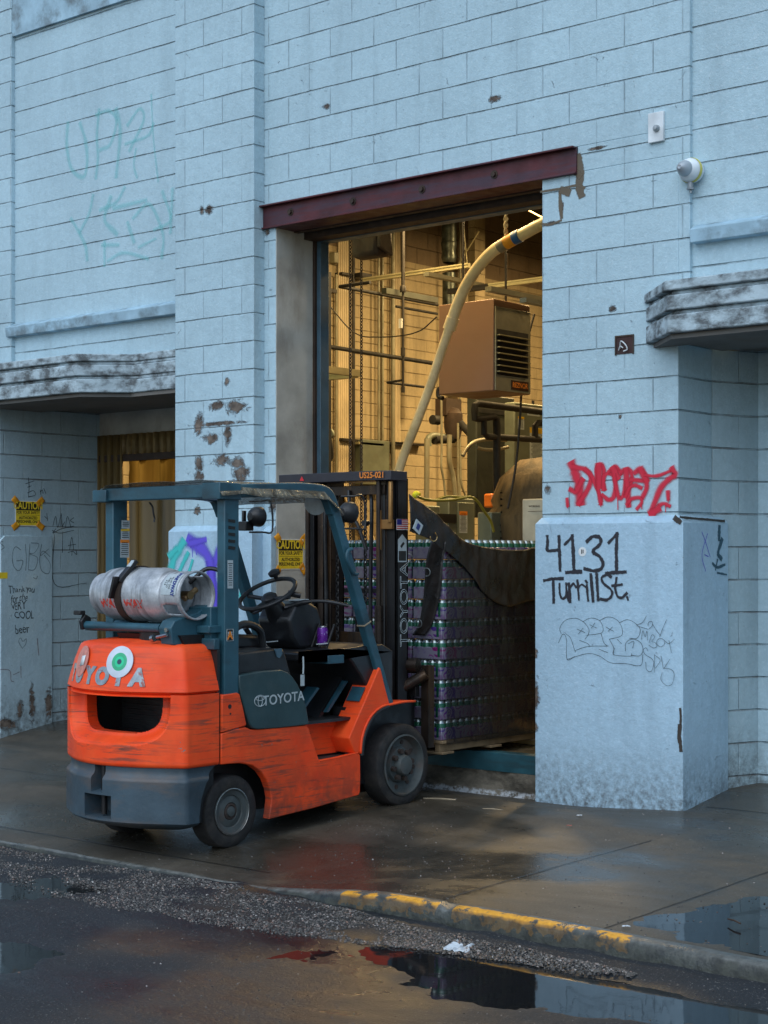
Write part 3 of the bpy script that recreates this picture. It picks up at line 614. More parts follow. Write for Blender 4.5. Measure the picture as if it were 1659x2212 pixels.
let = [([(65,1132),(140,1118),(225,1115)],22),([(143,1130),(148,1325)],22),([(200,1165),(203,1250),(225,1295),(258,1270),(262,1170)],17),([(258,1160),(265,1240),(278,1310)],16),([(285,1165),(293,1320)],22),([(290,1205),(325,1160),(348,1192)],14),
 ([(362,1135),(375,1300)],18),([(368,1200),(400,1168),(442,1195)],14),([(447,1180),(458,1308)],20),([(440,1138),(446,1148)],18),([(483,1080),(503,1315)],20),([(535,1075),(548,1305)],20),
 ([(662,1098),(625,1080),(580,1110),(600,1160),(665,1215),(672,1265),(630,1305),(575,1300)],18),([(715,1112),(703,1200),(725,1275),(765,1285),(805,1248)],18),([(678,1180),(762,1168)],16),([(810,1283),(818,1303)],14)]
S_ = lambda L, k: [(a, b_*k) for a, b_ in L]
ribbons('street_number', S_(num, .0017), J(gy), (0,-1,0), M['marker'], bld, 'black handwritten 4131 on the right plinth')
ribbons('street_name', S_(let, .00155), J(gy), (0,-1,0), M['marker'], bld, 'black handwritten Turrill St. under the number')
p = J(gy-.001)(405, 873); st = part('sticker', B().lathe([(0,.001),(.029,.001),(.029,0)], p, (0,-1,0), 24), M['signw'], label='small round white sticker between the numerals')
obj('print', B().box(p.x-.008, p.x-.001, p.y-.0016, p.y-.0012, p.z-.014, p.z+.014).box(p.x+.003, p.x+.009, p.y-.0016, p.y-.0012, p.z-.010, p.z+.013), M['ink'], st)
red = [([(320,110),(345,180),(375,270),(385,400)],75),([(310,320),(345,330),(400,240)],45),([(330,110),(430,135),(480,200),(460,300),(380,430)],40),([(440,140),(490,190),(535,300),(572,400),(572,430)],34),([(565,400),(542,260),(530,140),(562,90),(600,140),(590,250),(605,300)],36),
 ([(555,120),(560,260)],60),([(595,300),(600,200),(640,168),(690,200),(702,300),(685,385),(640,405),(595,370)],34),([(655,145),(710,110),(745,165)],34),([(690,140),(715,190)],55),([(695,200),(720,330),(742,390),(780,355),(795,250)],36),([(768,150),(820,130),(852,180),(842,260),(800,350)],36),([(800,150),(812,280),(822,440)],45),
 ([(800,370),(830,300),(880,275),(930,295)],28),([(850,225),(945,235)],28),([(890,155),(930,130),(980,190),(985,300),(955,370)],36),([(940,150),(975,220)],50),([(815,440),(850,398),(925,388),(942,430),(905,480)],28),([(975,185),(1080,190),(1210,142)],22),([(1225,140),(1240,180),(1195,215),(1120,290),(1070,400),(1035,500),(1032,570)],48),
 ([(1035,560),(1090,470),(1140,440),(1185,458)],30),([(1045,520),(1075,500)],60),([(272,408),(276,450)],28),([(1180,345),(1182,390)],30),([(272,440),(276,478)],8),([(572,430),(575,465)],8),([(728,400),(730,490)],8),([(818,440),(818,465)],8),([(942,440),(946,485)],8),([(1160,465),(1160,512)],7),([(1182,390),(1184,425)],7)]
ribbons('red_graffiti', S_(red, .0016), J(0), (0,-1,0), M['redspray'], bld, 'red dripping spray tag across the block wall above the plinth')
cir = lambda cx, cy, r: [(cx+r*cos(t*pi/5), cy+r*sin(t*pi/5)) for t in range(11)]
out = [[(215,1612),(203,1560),(250,1492),(340,1472),(410,1502),(460,1560),(462,1610),(430,1660)],[(410,1502),(480,1470),(555,1490),(590,1550),(575,1605),(440,1625)],[(560,1492),(640,1460),(720,1490),(762,1560),(755,1630),(650,1660)],[(740,1512),(810,1485),(880,1515),(927,1575),(900,1650),(830,1652)],
 [(190,1695),(230,1615),(262,1660),(268,1840),(340,1815)],[(255,1610),(300,1650),(330,1740),(345,1775)],[(345,1760),(460,1725),(640,1722)],[(380,1670),(455,1700),(470,1722)],[(575,1610),(600,1690),(630,1720)],[(268,1842),(450,1790),(560,1812),(660,1872),(800,1880),(905,1900),(942,1880),(950,1800)],
 [(650,1660),(690,1740),(692,1800),(840,1812),(850,1790)],[(720,1660),(760,1700)],[(795,1765),(800,1692),(860,1658),(930,1690),(952,1755),(925,1808),(845,1805)],[(820,1700),(870,1680),(860,1740)],[(360,1570),(430,1600)],[(370,1615),(415,1560)],[(475,1530),(535,1560)],[(490,1560),(520,1515)],[(620,1550),(690,1590)],[(640,1590),(680,1550)],
 [(895,1532),(950,1510),(985,1450)],[(900,1540),(1000,1570)],[(1000,1540),(1005,1510),(1035,1500),(1038,1540),(1010,1565)],[(1040,1520),(1075,1580),(1110,1625)],[(1168,1485),(1135,1560),(1105,1640)],[(940,1662),(955,1582),(975,1640),(990,1588),(997,1668)],[(1012,1690),(1035,1622),(1062,1640),(1035,1680),(1065,1690),(1080,1725),(1050,1738),(1010,1715)],
 cir(1115,1690,36),[(1150,1672),(1190,1700),(1238,1662)],[(1190,1672),(1200,1720),(1212,1780)],[(1000,1765),(985,1738),(960,1755),(975,1795),(1040,1840),(1052,1890),(1030,1950),(990,1935),(980,1865)],[(1060,1800),(1058,1960)],[(1060,1800),(1112,1850),(1070,1920)],[(1120,1810),(1140,1925)],[(1200,1840),(1145,1925)],[(1145,1920),(1215,1935),(1238,1985),(1220,2060),(1172,2078),(1120,2025),(1130,1960)],[(560,1750),(640,1780)],[(700,1740),(690,1800)]]
ribbons('outline_graffiti', [(s_, .0055) for s_ in out], J(gy), (0,-1,0), M['thin'], bld, 'thin black bubble letter outline low on the right plinth')
Z = lambda s, y: (lambda a, b_: onY(*q(s, a, b_), y))
ribbons('violet_graffiti', [([(985,575),(1050,620),(1085,690),(1100,800),(1110,950)],.17),([(990,580),(1050,565)],.09),([(1160,560),(1120,650),(1090,720)],.15),([(1085,700),(1105,900)],.13),([(990,600),(992,650)],.012),([(1010,600),(1013,640)],.012)], Z('1', -.16), (0,-1,0), M['violet'], bld, 'violet spray paint letter on the left plinth')
ribbons('teal_graffiti', [([(1232,730),(1240,780),(1238,850)],.06)], Z('1', -.161), (0,-1,0), M['tealspray'], bld, 'teal spray paint stripe right of the guard post')
ribbons('teal_graffiti', [([(885,700),(900,650),(935,590)],.15),([(880,640),(900,620)],.10),([(925,725),(945,680),(965,640)],.07),([(975,725),(990,675)],.05)], Z('1', -.161), (0,-1,0), M['tealspray'], bld, 'teal spray paint fingers on the left plinth')
ft = [([(350,640),(345,750),(370,870),(430,910),(450,830),(440,720),(415,640)],28),([(510,570),(500,700),(505,810),(495,910)],24),([(500,590),(560,570),(600,620),(570,740),(520,770)],24),([(600,570),(620,680),(600,900)],32),([(660,640),(720,560),(740,620),(670,770)],24),([(700,770),(690,850),(705,910)],16),([(650,740),(760,700),(790,640)],20),([(780,490),(790,700),(815,930)],14),
 ([(370,1130),(400,1180),(440,1260),(450,1330)],26),([(480,1010),(460,1100),(415,1190)],24),([(570,1020),(540,1130),(600,1200)],28),([(640,970),(600,1040),(520,1080)],24),([(540,1250),(540,1360)],24),([(530,1260),(610,1260)],20),([(660,1150),(690,1240)],24),([(690,1120),(770,1050),(840,1200),(835,1320)],22),([(590,1070),(750,1030)],24),([(840,990),(880,1130),(800,1180)],22),([(890,980),(880,1190)],24),([(720,1270),(800,1230)],20),([(560,1340),(640,1300),(760,1330)],22)]
ribbons('faded_graffiti', [(a, b_*.0025) for a, b_ in ft], Z('Z1', 0), (0,-1,0), M['fadeteal'], bld, 'faded teal two row tag high on the left wall panel')
X = lambda s, x: (lambda a, b_: onX(*q(s, a, b_), x))
g1 = [[(150,640),(110,620),(88,680),(100,760),(140,790),(165,720),(120,720)],[(182,600),(190,700),(185,790)],[(215,600),(205,780)],[(225,590),(280,600),(250,660),(215,670),(270,700),(250,780),(205,785)],[(300,600),(290,680),(350,635)],[(360,690),(310,650),(285,700),(300,790),(350,810),(360,740),(320,680)],[(240,840),(260,850),(270,830)],[(20,580),(0,590),(30,620),(10,640)]]
ribbons('scribble_graffiti', [(s_, .010) for s_ in g1], X('L', -11.689), (1,0,0), M['thin2'], bld, 'thin grey letter tag on the left entry plinth')
g2 = [[(205,120),(210,190),(205,260)],[(185,165),(245,145)],[(200,190),(225,180)],[(200,230),(240,215),(255,245),(205,260)],[(290,210),(292,240)],[(290,225),(305,210),(310,235)],[(315,200),(330,235)],[(380,470),(400,400),(415,480),(440,390),(445,470),(465,440)],[(440,380),(450,480)],[(470,480),(485,400),(510,480)],[(530,410),(505,430),(530,445)],[(375,500),(430,520),(530,500)],[(400,490),(380,520),(440,490),(530,470)],[(450,510),(448,660)],[(500,640),(515,550),(530,640)],[(490,610),(545,600)],[(490,660),(520,650)],[(515,680),(520,650),(550,675),(545,640)],[(340,420),(320,400)],[(335,380),(340,430)],[(390,530),(390,885),(620,880)]]
ribbons('scribble_graffiti', [(s_, .010) for s_ in g2], X('L', -11.708), (1,0,0), M['thin'], bld, 'black marker tags around the grimy caution sign')
for t_, a, b_, sz in (('Thank you', 160, 925, .085), ('for the', 140, 990, .085), ('VERY', 135, 1045, .095), ('COOL', 175, 1110, .095), ('beer', 160, 1215, .11)):
    p = X('L', -11.689)(a, b_); o = text('handwriting', t_, sz, p, (0,1,.02), (0,0,1), M['thin2'], bld, label='faint marker note line reading %s on the left plinth' % t_, xs=.75)
    
    for v_ in o.data.vertices: v_.co += Vector((0, noise.noise(v_.co*14), noise.noise(v_.co*14+Vector((0,7,0)))))*.018
    o.data.uv_layers.new(name='UVMap'); [setattr(l_, 'uv', (1, .5)) for l_ in o.data.uv_layers[0].data]
ribbons('heart_doodle', [([(160,1350),(135,1300),(150,1275),(165,1300),(190,1280),(185,1320),(160,1350)],.008)], X('L', -11.689), (1,0,0), M['thin2'], bld, 'small marker heart under the handwritten note')
ribbons('brown_marks', [([(270,1280),(275,1350),(280,1400)],.012),([(150,1480),(152,1560)],.012),([(0,1500),(70,1510),(80,1580),(100,1590)],.010),([(95,1540),(140,1520)],.01)], X('L', -11.689), (1,0,0), M['brownmk'], bld, 'brown streaks low on the left entry plinth')
ribbons('side_graffiti', [([(1165,565),(1185,620),(1210,700)],.010),([(1195,575),(1165,690),(1185,780)],.010),([(1200,700),(1180,690)],.01)], X('4', -5.067), (1,0,0), M['violet'], bld, 'thin violet cross mark on the side of the right plinth')
ribbons('side_graffiti', [([(1262,540),(1260,600)],.05),([(1275,610),(1255,680),(1270,710)],.05),([(1225,740),(1250,760),(1290,745)],.03),([(1240,770),(1250,720)],.025),([(1250,790),(1300,800)],.02)], X('4', -5.067), (1,0,0), paint('dark_teal_paint', (.02,.08,.12), al=.85), bld, 'dark teal blot on the side of the right plinth')
# paint loss and rust around the lintel end
ribbons('exposed_mortar', [([(333,400),(350,480),(345,560),(355,610)],.085),([(325,480),(345,500)],.06),([(115,598),(230,580),(330,560),(375,575)],.022),([(228,600),(232,690),(238,750)],.035),([(125,792),(170,795),(235,770)],.022),([(245,590),(275,600)],.07)],
        (lambda a, b_: onY(1128+.3599*a, 199+.3599*b_, 0)), (0,-1,0), paint('bare_mortar', (.13,.10,.065), al=.9, nz=35, lo=.25, hi=.38), bld, 'bare brown mortar around the right end of the lintel')
ribbons('chipped_edge', [([(1046,1545),(1049,1600),(1045,1650)],.022),([(1044,1640),(1041,1700),(1046,1735),(1050,1770)],.038)], Z('4', -.052), (0,-1,0), paint('chip_brown', (.045,.035,.028), al=1, nz=28, lo=.30, hi=.34), bld, 'long dark chip on the corner of the right plinth')
ribbons('chipped_edge', [([(1022,490),(1040,505)],.05)], Z('4', -.052), (0,-1,0), bpy.data.materials['chip_brown'], bld, 'small dark chips at the top corner of the right plinth')
ribbons('exposed_mortar', [([(1045,480),(1060,484),(1180,494),(1290,504)],.022)], X('4', -5.066), (1,0,0), bpy.data.materials['chip_brown'], bld, 'crumbled ledge on the side of the right plinth')

# ------------------------------------------------------------------ forklift
def orange(name, wear=1., ax=(1.2, 1.2, 9)):
    m = N(name); n1 = m.noise(5, det=5); c = m.mix(m.ramp(n1, .3, .7), (.90,.062,.010), (.97,.105,.022))
    st = m.noise(1, m.vec(scale=(ax[0]*2.5, ax[1]*2.5, ax[2]*5), rot=(.12,0,0)), det=8, rough=.68, dist=.3); reg = m.ramp(m.noise(2.6, det=4), .34, .58)
    sc = m.math('MULTIPLY', m.ramp(st, .52, .62), reg); c = m.mix(m.math('MULTIPLY', sc, .5*wear), c, (.13,.06,.042))
    fl = m.ramp(m.noise(1, m.vec(scale=(2.5, 2.5, 22), rot=(.12,0,0)), det=8, rough=.7, dist=.4), .60, .68); c = m.mix(m.math('MULTIPLY', fl, .5*wear), c, (.05,.035,.03))
    ch = m.math('MULTIPLY', m.ramp(m.noise(22, det=5, rough=.7), .655, .67), m.ramp(m.noise(3.3), .5, .6)); c = m.mix(m.math('MULTIPLY', ch, .9*wear), c, (.22,.22,.20))
    gr = m.ramp(m.noise(3.2, det=6), .45, .75, 0, .35*wear); c = m.mix(gr, c, (.25,.045,.02))
    z = m.xyz()[2]; c = m.mix(m.math('MULTIPLY', m.ramp(z, .10, .40, .8, 0), m.ramp(m.noise(11, det=6), .35, .6)), c, (.07,.04,.03))
    return m.done(c, m.ramp(m.noise(9), .3, .7, .42, .62), 0, spec=.3, nrm=m.bump(m.math('SUBTRACT', m.noise(30, det=4), m.math('MULTIPLY', ch, 1.5)), .25, .004))
M['orange'] = orange('worn_orange_paint', 1.6); M['orangeclean'] = orange('scuffed_orange_paint', .7)
M['slate'] = plain('slate_blue_paint', (.024,.090,.125), .42, 0, var=.25, vs=5, dirt=(.012,.014,.016), da=.6, ds=(3,3,6), bump=.12)
M['bumper'] = plain('worn_grey_paint', (.040,.068,.090), .5, 0, var=.45, vs=3, dirt=(.12,.085,.065), da=.6, ds=(3,3,9), dlo=.48, dhi=.66, bump=.35, bs=40)
M['tealpanel'] = plain('dark_teal_plastic', (.022,.055,.062), .42, 0, var=.2, dirt=(.07,.09,.09), da=.3, ds=(9,9,9))
M['blackp'] = plain('black_plastic', (.014,.015,.017), .4, 0, var=.4, dirt=(.05,.05,.05), da=.4)
M['rubber'] = plain('tyre_rubber', (.016,.015,.015), .75, 0, var=.4, vs=12, bump=.4, dirt=(.06,.05,.04), da=.6, ds=(8,8,8))
M['wheel'] = plain('dusty_wheel_metal', (.075,.088,.088), .62, .2, var=.35, vs=9, dirt=(.12,.07,.05), da=.55, ds=(8,8,8))
M['hub'] = plain('rusty_hub', (.045,.03,.024), .7, .1, var=.4, vs=18)
M['chrome'] = plain('bare_metal', (.45,.45,.44), .25, .95, var=.2)
M['mast'] = plain('greasy_mast_steel', (.042,.030,.024), .34, .55, var=.5, vs=8, dirt=(.16,.08,.03), da=.45, ds=(9,9,1.2), dlo=.5, dhi=.65)
M['label'] = plain('printed_label', (.42,.48,.50), .5, 0, var=.12, vs=40, bump=0)
M['glass'] = plain('clear_plastic', (.4,.42,.42), .1, 0)
FC = -7.07; FX = -6.57
fk = thing('forklift', (FC, -1.57, -.06), 'worn orange and slate blue forklift carrying a pallet into the doorway', 'forklift')
fp = lambda name, b, mat, **k: obj(name, b, mat, k.pop('parent', fk), **k)
# plan outline of the counterweight as a function u in -1..1 (left seam .. right seam)
OUT = [(-.5,-2.415),(-.503,-2.53),(-.502,-2.61),(-.495,-2.652),(-.45,-2.685),(-.28,-2.785),(-.14,-2.835),(0,-2.85),(.14,-2.835),(.28,-2.785),(.45,-2.685),(.495,-2.652),(.502,-2.61),(.503,-2.53),(.5,-2.415)]
OP = smoothline([(a, b_, 0) for a, b_ in OUT], 8)
LEN = [0]
for a, b_ in zip(OP, OP[1:]): LEN.append(LEN[-1]+(b_-a).length)
def outl(t):
    s_ = max(0, min(1, t))*LEN[-1]
    for i in range(len(LEN)-1):
        if s_ <= LEN[i+1]+1e-9:
            f = (s_-LEN[i])/(LEN[i+1]-LEN[i]); p = OP[i].lerp(OP[i+1], f); d = (OP[i+1]-OP[i]).normalized(); return p, Vector((d.y, -d.x, 0))*-1
    return OP[-1], Vector((1,0,0))
def inw(p, d):   # shrink towards the middle
    return Vector((FC+p.x*(1-d/.5), -2.42+(p.y+2.42)*(1-d/.43), 0))
# upper hood block
def cwt(zs, ins, nu=150, feat=None):
    def fn(i, j):
        k = j*(len(zs)-1); a = int(min(k, len(zs)-2)); f = k-a; z = zs[a]+(zs[a+1]-zs[a])*f; d = ins[a]+(ins[a+1]-ins[a])*f
        p, n = outl(i); w_ = inw(p, d); r = Vector((w_.x, w_.y, z))
        return feat(r, p, z) if feat else r
    return fn, nu, len(zs)-1
zs = [.765,.772,.78,.80,.86,.93,.99,1.012,1.024,1.03]; ins = [.03,.008,.0,.004,.02,.04,.062,.073,.088,.11]
b = B(); fn, nu, nv = cwt(zs, ins); b.grid(fn, nu, nv)
def top(i, j):
    p, n = outl(i); w_ = inw(p, .11); t = j**.9; c_ = Vector((FC, -2.42, 0)); r = w_.lerp(Vector((FC+(w_.x-FC)*.25, -2.42, 0)), t)
    return Vector((r.x, r.y, 1.03+.03*sin(t*pi/2)-.006*0))
b.grid(top, 150, 6)
fp('counterweight_hood', b, M['orangeclean'], smooth=28)
# lower orange band with cooling opening
def cav(p, z):
    x = abs(p.x); 
    if p.y > -2.6: return 0
    # outer lip outline
    zc = .765; hx = .425; hz = .285
    v = max(0, zc-z)/hz
    if z > .78: return 0
    e = (x/hx)**4.2+v**3.6
    if e > 1: return 0
    # inner hole
    hx2 = .325; hz2 = .225; e2 = (x/hx2)**4.5+(max(0, zc-z)/hz2)**4.
    if e2 < 1: return .10
    return .010+.09*sst(1.0, .40, e)
b = B(); zl = [.372,.378,.39]+[.39+.005*k for k in range(1, 75)]+[.765]
def lowband(i, j):
    k = int(round(j*(len(zl)-1))); z = zl[k]; p, n = outl(i); d = [.012,.004,0][k] if k < 3 else .0; w_ = inw(p, d); c_ = cav(p, z)
    return Vector((w_.x*(1) + (FC-w_.x)*c_*.35, w_.y+c_, z))
b.grid(lowband, 460, len(zl)-1)
def inhole(f):
    k = f.calc_center_median(); return k.y < -2.45 and k.z < .776 and (abs(k.x-FC)/.318)**4.5+(max(0, .765-k.z)/.222)**4 < 1
bmesh.ops.delete(b.bm, geom=[f for f in b.bm.faces if inhole(f)], context='FACES')
be = [e for e in b.bm.edges if e.is_boundary and abs((e.verts[0].co.x+e.verts[1].co.x)/2-FC) < .34 and .52 < (e.verts[0].co.z+e.verts[1].co.z)/2 < .79 and (e.verts[0].co.y < -2.6)]
ex = bmesh.ops.extrude_edge_only(b.bm, edges=be); bmesh.ops.translate(b.bm, verts=[v for v in ex['geom'] if isinstance(v, bmesh.types.BMVert)], vec=(0, .07, 0))
fp('counterweight', b, M['orange'], smooth=40)
fp('counterweight_ledge', B().grid(lambda i, j: Vector((inw(outl(i)[0], .03*(1-j)).x, inw(outl(i)[0], .03*(1-j)).y, .765-.012*j)), 120, 2), M['orange'])
b = B(); 
for k in range(9): b.box(FC-.34, FC+.34, -2.38, -2.37, .50+.03*k, .512+.03*k)
b.box(FC-.36, FC+.36, -2.37, -2.33, .44, .80)
b.box(FC-.38, FC-.355, -2.55, -2.33, .44, .80).box(FC+.355, FC+.38, -2.55, -2.33, .44, .80).box(FC-.36, FC+.36, -2.55, -2.33, .50, .515)
fp('radiator_grille', b, M['blackp'])
fp('radiator_bar', B().obox((FC-.16,-2.60,.485), (FC+.22,-2.56,.475), .02, .012), M['bumper'])
# grey bumper skirt with drawbar pocket and pin notch
zb = [.02,.03,.05,.065,.075]+[.075+.0115*k for k in range(1, 20)]+[.298,.306,.314,.325,.34,.355,.372]
def skirt(i, j):
    k = int(round(j*(len(zb)-1))); z = zb[k]; p, n = outl(i)
    d = -.006 if z < .30 else (-.006+.026*sst(.298, .335, z))
    if z < .075: d += .16*((.075-z)/.055)**1.6
    w_ = inw(p, d); y = w_.y; c_ = 0
    if p.y < -2.7 and abs(p.x+.0) < .105 and .095 < z < .205: c_ = .16
    if p.y < -2.7 and abs(p.x) < .042 and z > .235: c_ = .07
    # wheel arch cut on both sides
    ar = [(-9,1),(.0,-2.563),(.1,-2.57),(.2,-2.555),(.28,-2.52),(.34,-2.465),(.372,-2.42)]
    lim = lerpk(z, [(0,-2.565),(.1,-2.57),(.2,-2.555),(.28,-2.52),(.34,-2.465),(.372,-2.42)])
    if y > lim and abs(p.x) > .44: y = lim
    return Vector((w_.x, y+c_, z))
fp('bumper_skirt', B().grid(skirt, 300, len(zb)-1), M['bumper'], smooth=40)
fp('drawbar_pin', B().cyl((FC,-2.80,.10), (FC,-2.80,.40), .016, 12).box(FC-.035,FC+.035,-2.815,-2.785,.375,.39), M['blacksteel'])
fp('underbody', B().box(FC-.42, FC+.33, -2.40, -1.25, .06, .52).box(FC-.44,FC+.44,-2.62,-2.40,.06,.37).box(FC-.38,FC+.38,-1.25,-.62,.12,.60), M['blackp'])
# side frames
y2 = lambda L_, sx=FX: [(lambda p: (p.y, p.z))(onX(*q('2', a, b_), FX)) for a, b_ in L_]
FR = [(-2.40,.372),(-2.40,.541),(-2.30,.556),(-2.214,.562),(-2.17,.545),(-2.13,.541),(-1.722,.534),(-1.70,.512),(-1.655,.41),(-1.611,.318),(-1.45,.322),(-1.268,.334),(-1.250,.32),(-1.248,.19),(-1.252,.10),(-1.262,.082),(-1.66,.05),(-2.03,.030),(-2.018,.08),(-2.008,.14),(-2.022,.20),(-2.05,.255),(-2.095,.305),(-2.16,.345),(-2.25,.366),(-2.33,.370)]
for sx, x0, x1 in ((1, FX-.05, FX+.004), (-1, FC-.5-.004, FC-.5+.05)):
    b = B(); b.prx(FR, x0, x1); fp('side_frame', b, M['orange'], bev=.006, label='worn orange frame side towards the street' if sx > 0 else None)
b = B(); b.prx([(-2.398,.752),(-2.28,.757),(-2.262,.748),(-2.235,.67),(-2.208,.575),(-2.222,.568),(-2.398,.546)], FX-.06, FX+.006); fp('corner_panel', b, M['orange'], bev=.006)
fp('latch_hole', B().cyl((FX,-2.34,.685), (FX+.0075,-2.34,.685), .013, 14).cyl((FX,-2.335,.645), (FX+.0075,-2.335,.645), .006, 8), M['ink'])
fp('seam', B().box(FX-.08, FX-.012, -2.418, -2.398, .37, 1.0), M['ink'])
TP = [(-2.268,.852),(-2.10,.866),(-1.935,.866),(-1.875,.845),(-1.845,.823),(-1.80,.775),(-1.755,.705),(-1.725,.63),(-1.706,.545),(-1.715,.537),(-1.95,.537),(-2.125,.543),(-2.165,.552),(-2.19,.58),(-2.215,.64),(-2.248,.73),(-2.268,.80)]
b = B(); b.prx(TP, FX-.10, FX+.010); pan = fp('side_panel', b, M['tealpanel'], bev=.012)
x_ = FX+.0225-.0125
lg = onX(*q('2', 388, 1458), FX); lo = onX(*q('2', 252, 1470), FX)
text('lettering', 'TOYOTA', .078, (FX+.0125, lg.y, lg.z), (0,1,.03), (0,-.03,1), M['label'], pan, xs=1.05, off=.001)
e_ = B(); oc = Vector((FX+.0125, lo.y, lo.z))
for ry, rz_, dy, dz in ((.044,.031,0,0),(.017,.030,0,0),(.032,.012,0,.013)):
    pts = [oc+Vector((0, ry*cos(t*pi/14)+dy, rz_*sin(t*pi/14)+dz)) for t in range(28)]; e_.tube(pts, .0022, 4, closed=True)
obj('emblem', e_, M['label'], pan)
# engine hood / seat deck
fp('engine_hood', B().prx([(-2.27,.86),(-2.27,.965),(-2.20,.972),(-1.93,.985),(-1.87,.975),(-1.84,.90),(-1.80,.80),(-1.76,.55),(-2.2,.55)], FC-.47, FX-.03), M['blackp'], bev=.012)
fp('hood_corner_trim', B().prx([(-1.965,.983),(-1.90,.985),(-1.895,.955),(-1.915,.93),(-1.935,.935),(-1.95,.97)], FX-.03, FX-.022), M['bluesteel'])
seat = fp('seat', B().prx([(-2.25,.97),(-2.25,1.05),(-1.98,1.06),(-1.80,1.05),(-1.77,1.02),(-1.79,.97)], FC-.25, FC+.22), M['blackp'], bev=.03)
obj('hip_restraint', B().tube(smoothline([(FC+.24,-2.12,.99),(FC+.26,-2.10,1.07),(FC+.26,-1.98,1.12),(FC+.26,-1.86,1.08),(FC+.25,-1.82,.98)], 6), .022, 10), M['blackp'], seat)
lv = fp('hand_brake_lever', B().tube(smoothline([onX(*q('F', 210,1270), -7.2), onX(*q('F', 130,1170), -7.2), onX(*q('F', 75,1090), -7.2)], 4), .016, 10).tube([onX(*q('F', 100,1130), -7.2), onX(*q('F', 105,1060), -7.2)], .011, 8), M['blackp'])
for k, (a, b_) in enumerate(((440,1285),(1115,1315))):
    c0 = onX(*q('F', a, b_), (-7.0, -6.75)[k]); bb = B(); bb.obox(c0+Vector((-.03,-.02,.0)), c0+Vector((.02,.03,.006)), .045, .004); fp('warning_label', bb, M['label'])
# dash, floor, cowl
DS = [(-1.76,.94),(-1.76,.965),(-1.40,.962),(-1.33,.935),(-1.27,.885),(-1.20,.80),(-1.14,.72),(-1.06,.60),(-.92,.55),(-.92,.97),(-1.30,1.0),(-1.5,.975)]
fp('dashboard', B().prx([(-1.74,.905),(-1.74,.95),(-1.41,.952),(-1.34,.93),(-1.27,.87),(-1.20,.79),(-1.12,.69),(-1.06,.60),(-.90,.60),(-.90,.93),(-1.0,.975),(-1.40,.958),(-1.42,.935),(-1.48,.90)], FC-.46, FX-.035), M['blackp'], bev=.01)
fp('dash_bracket', B().box(FC+.28, FX-.028, -1.50, -1.36, .875, .925), M['slate'], bev=.003)
fp('floor_plate', B().box(FC-.44, FX-.05, -1.76, -1.28, .53, .548).prx([(-1.40,.548),(-1.08,.90),(-1.06,.90),(-1.38,.53)], FC-.44, FX-.20), M['blackp'])
fp('pedal', B().prx([(-1.62,.56),(-1.60,.56),(-1.42,.72),(-1.44,.73)], FX-.26, FX-.17), M['slate'], bev=.003)
fp('pedal_rubber', B().prx([(-1.37,.575),(-1.345,.575),(-1.17,.75),(-1.20,.755)], FX-.19, FX-.165), M['slate'])
fp('step_riser', B().box(FX-.155, FX-.15, -1.72, -1.28, .33, .545).prx([(-1.725,.545),(-1.70,.545),(-1.60,.325),(-1.63,.325)], FX-.15, FX-.02), M['orange'])
fp('step_tread', B().box(FX-.155, FX-.008, -1.62, -1.27, .305, .318), plain('step_grip', (.04,.035,.032), .8, bump=1, bs=25))
fp('step_lip', B().tube([(FX,-1.61,.318),(FX,-1.45,.323),(FX,-1.27,.336)], .006, 8), M['orangeclean'])
CW = [(-1.075,.838),(-1.062,.828),(-1.02,.71),(-.978,.607),(-1.03,.605),(-1.09,.588),(-1.148,.555),(-1.19,.51),(-1.222,.46),(-1.242,.40),(-1.249,.335),(-1.30,.335),(-1.325,.38),(-1.352,.43),(-1.25,.58),(-1.15,.725)]
fp('front_cowl', B().prx(CW, FX-.155, FX+.004), M['orangeclean'], bev=.006)
fp('cowl_label', B().prx([(-1.222,.637),(-1.165,.718),(-1.168,.7205),(-1.225,.6395)], FX-.135, FX-.03), M['slate'])
# arch flange and flap
arch = smoothline([Vector((0, a, b_)) for a, b_ in ((-.735,.609),(-.85,.612),(-.975,.604),(-1.03,.602),(-1.09,.585),(-1.148,.552),(-1.19,.508),(-1.222,.458),(-1.242,.40),(-1.249,.33))], 4)
def flange(i, j):
    k = i*(len(arch)-1); a = int(min(k, len(arch)-2)); p = arch[a].lerp(arch[a+1], k-a); w_ = .02+.05*sst(1, .5, i); return Vector((FX+.012-.16*j, p.y, p.z-.004*j))
fp('wheel_arch', B().grid(flange, 40, 3), M['orange'], sol=.012)
b = B(); ar2 = smoothline([Vector((0, p.y+.0, p.z)) for p in arch[8:]], 1)
fp('arch_seal', B().tube([(FX+.006, p.y+.012, p.z-.012) for p in arch[10:]], .012, 8), M['blackp'])
fp('wheel_well', B().box(FC-.30, FC-.28, -1.25, -.6, 0, .60).box(FC+.26, FC+.28, -1.25, -.6, .05, .60), M['blackp'])
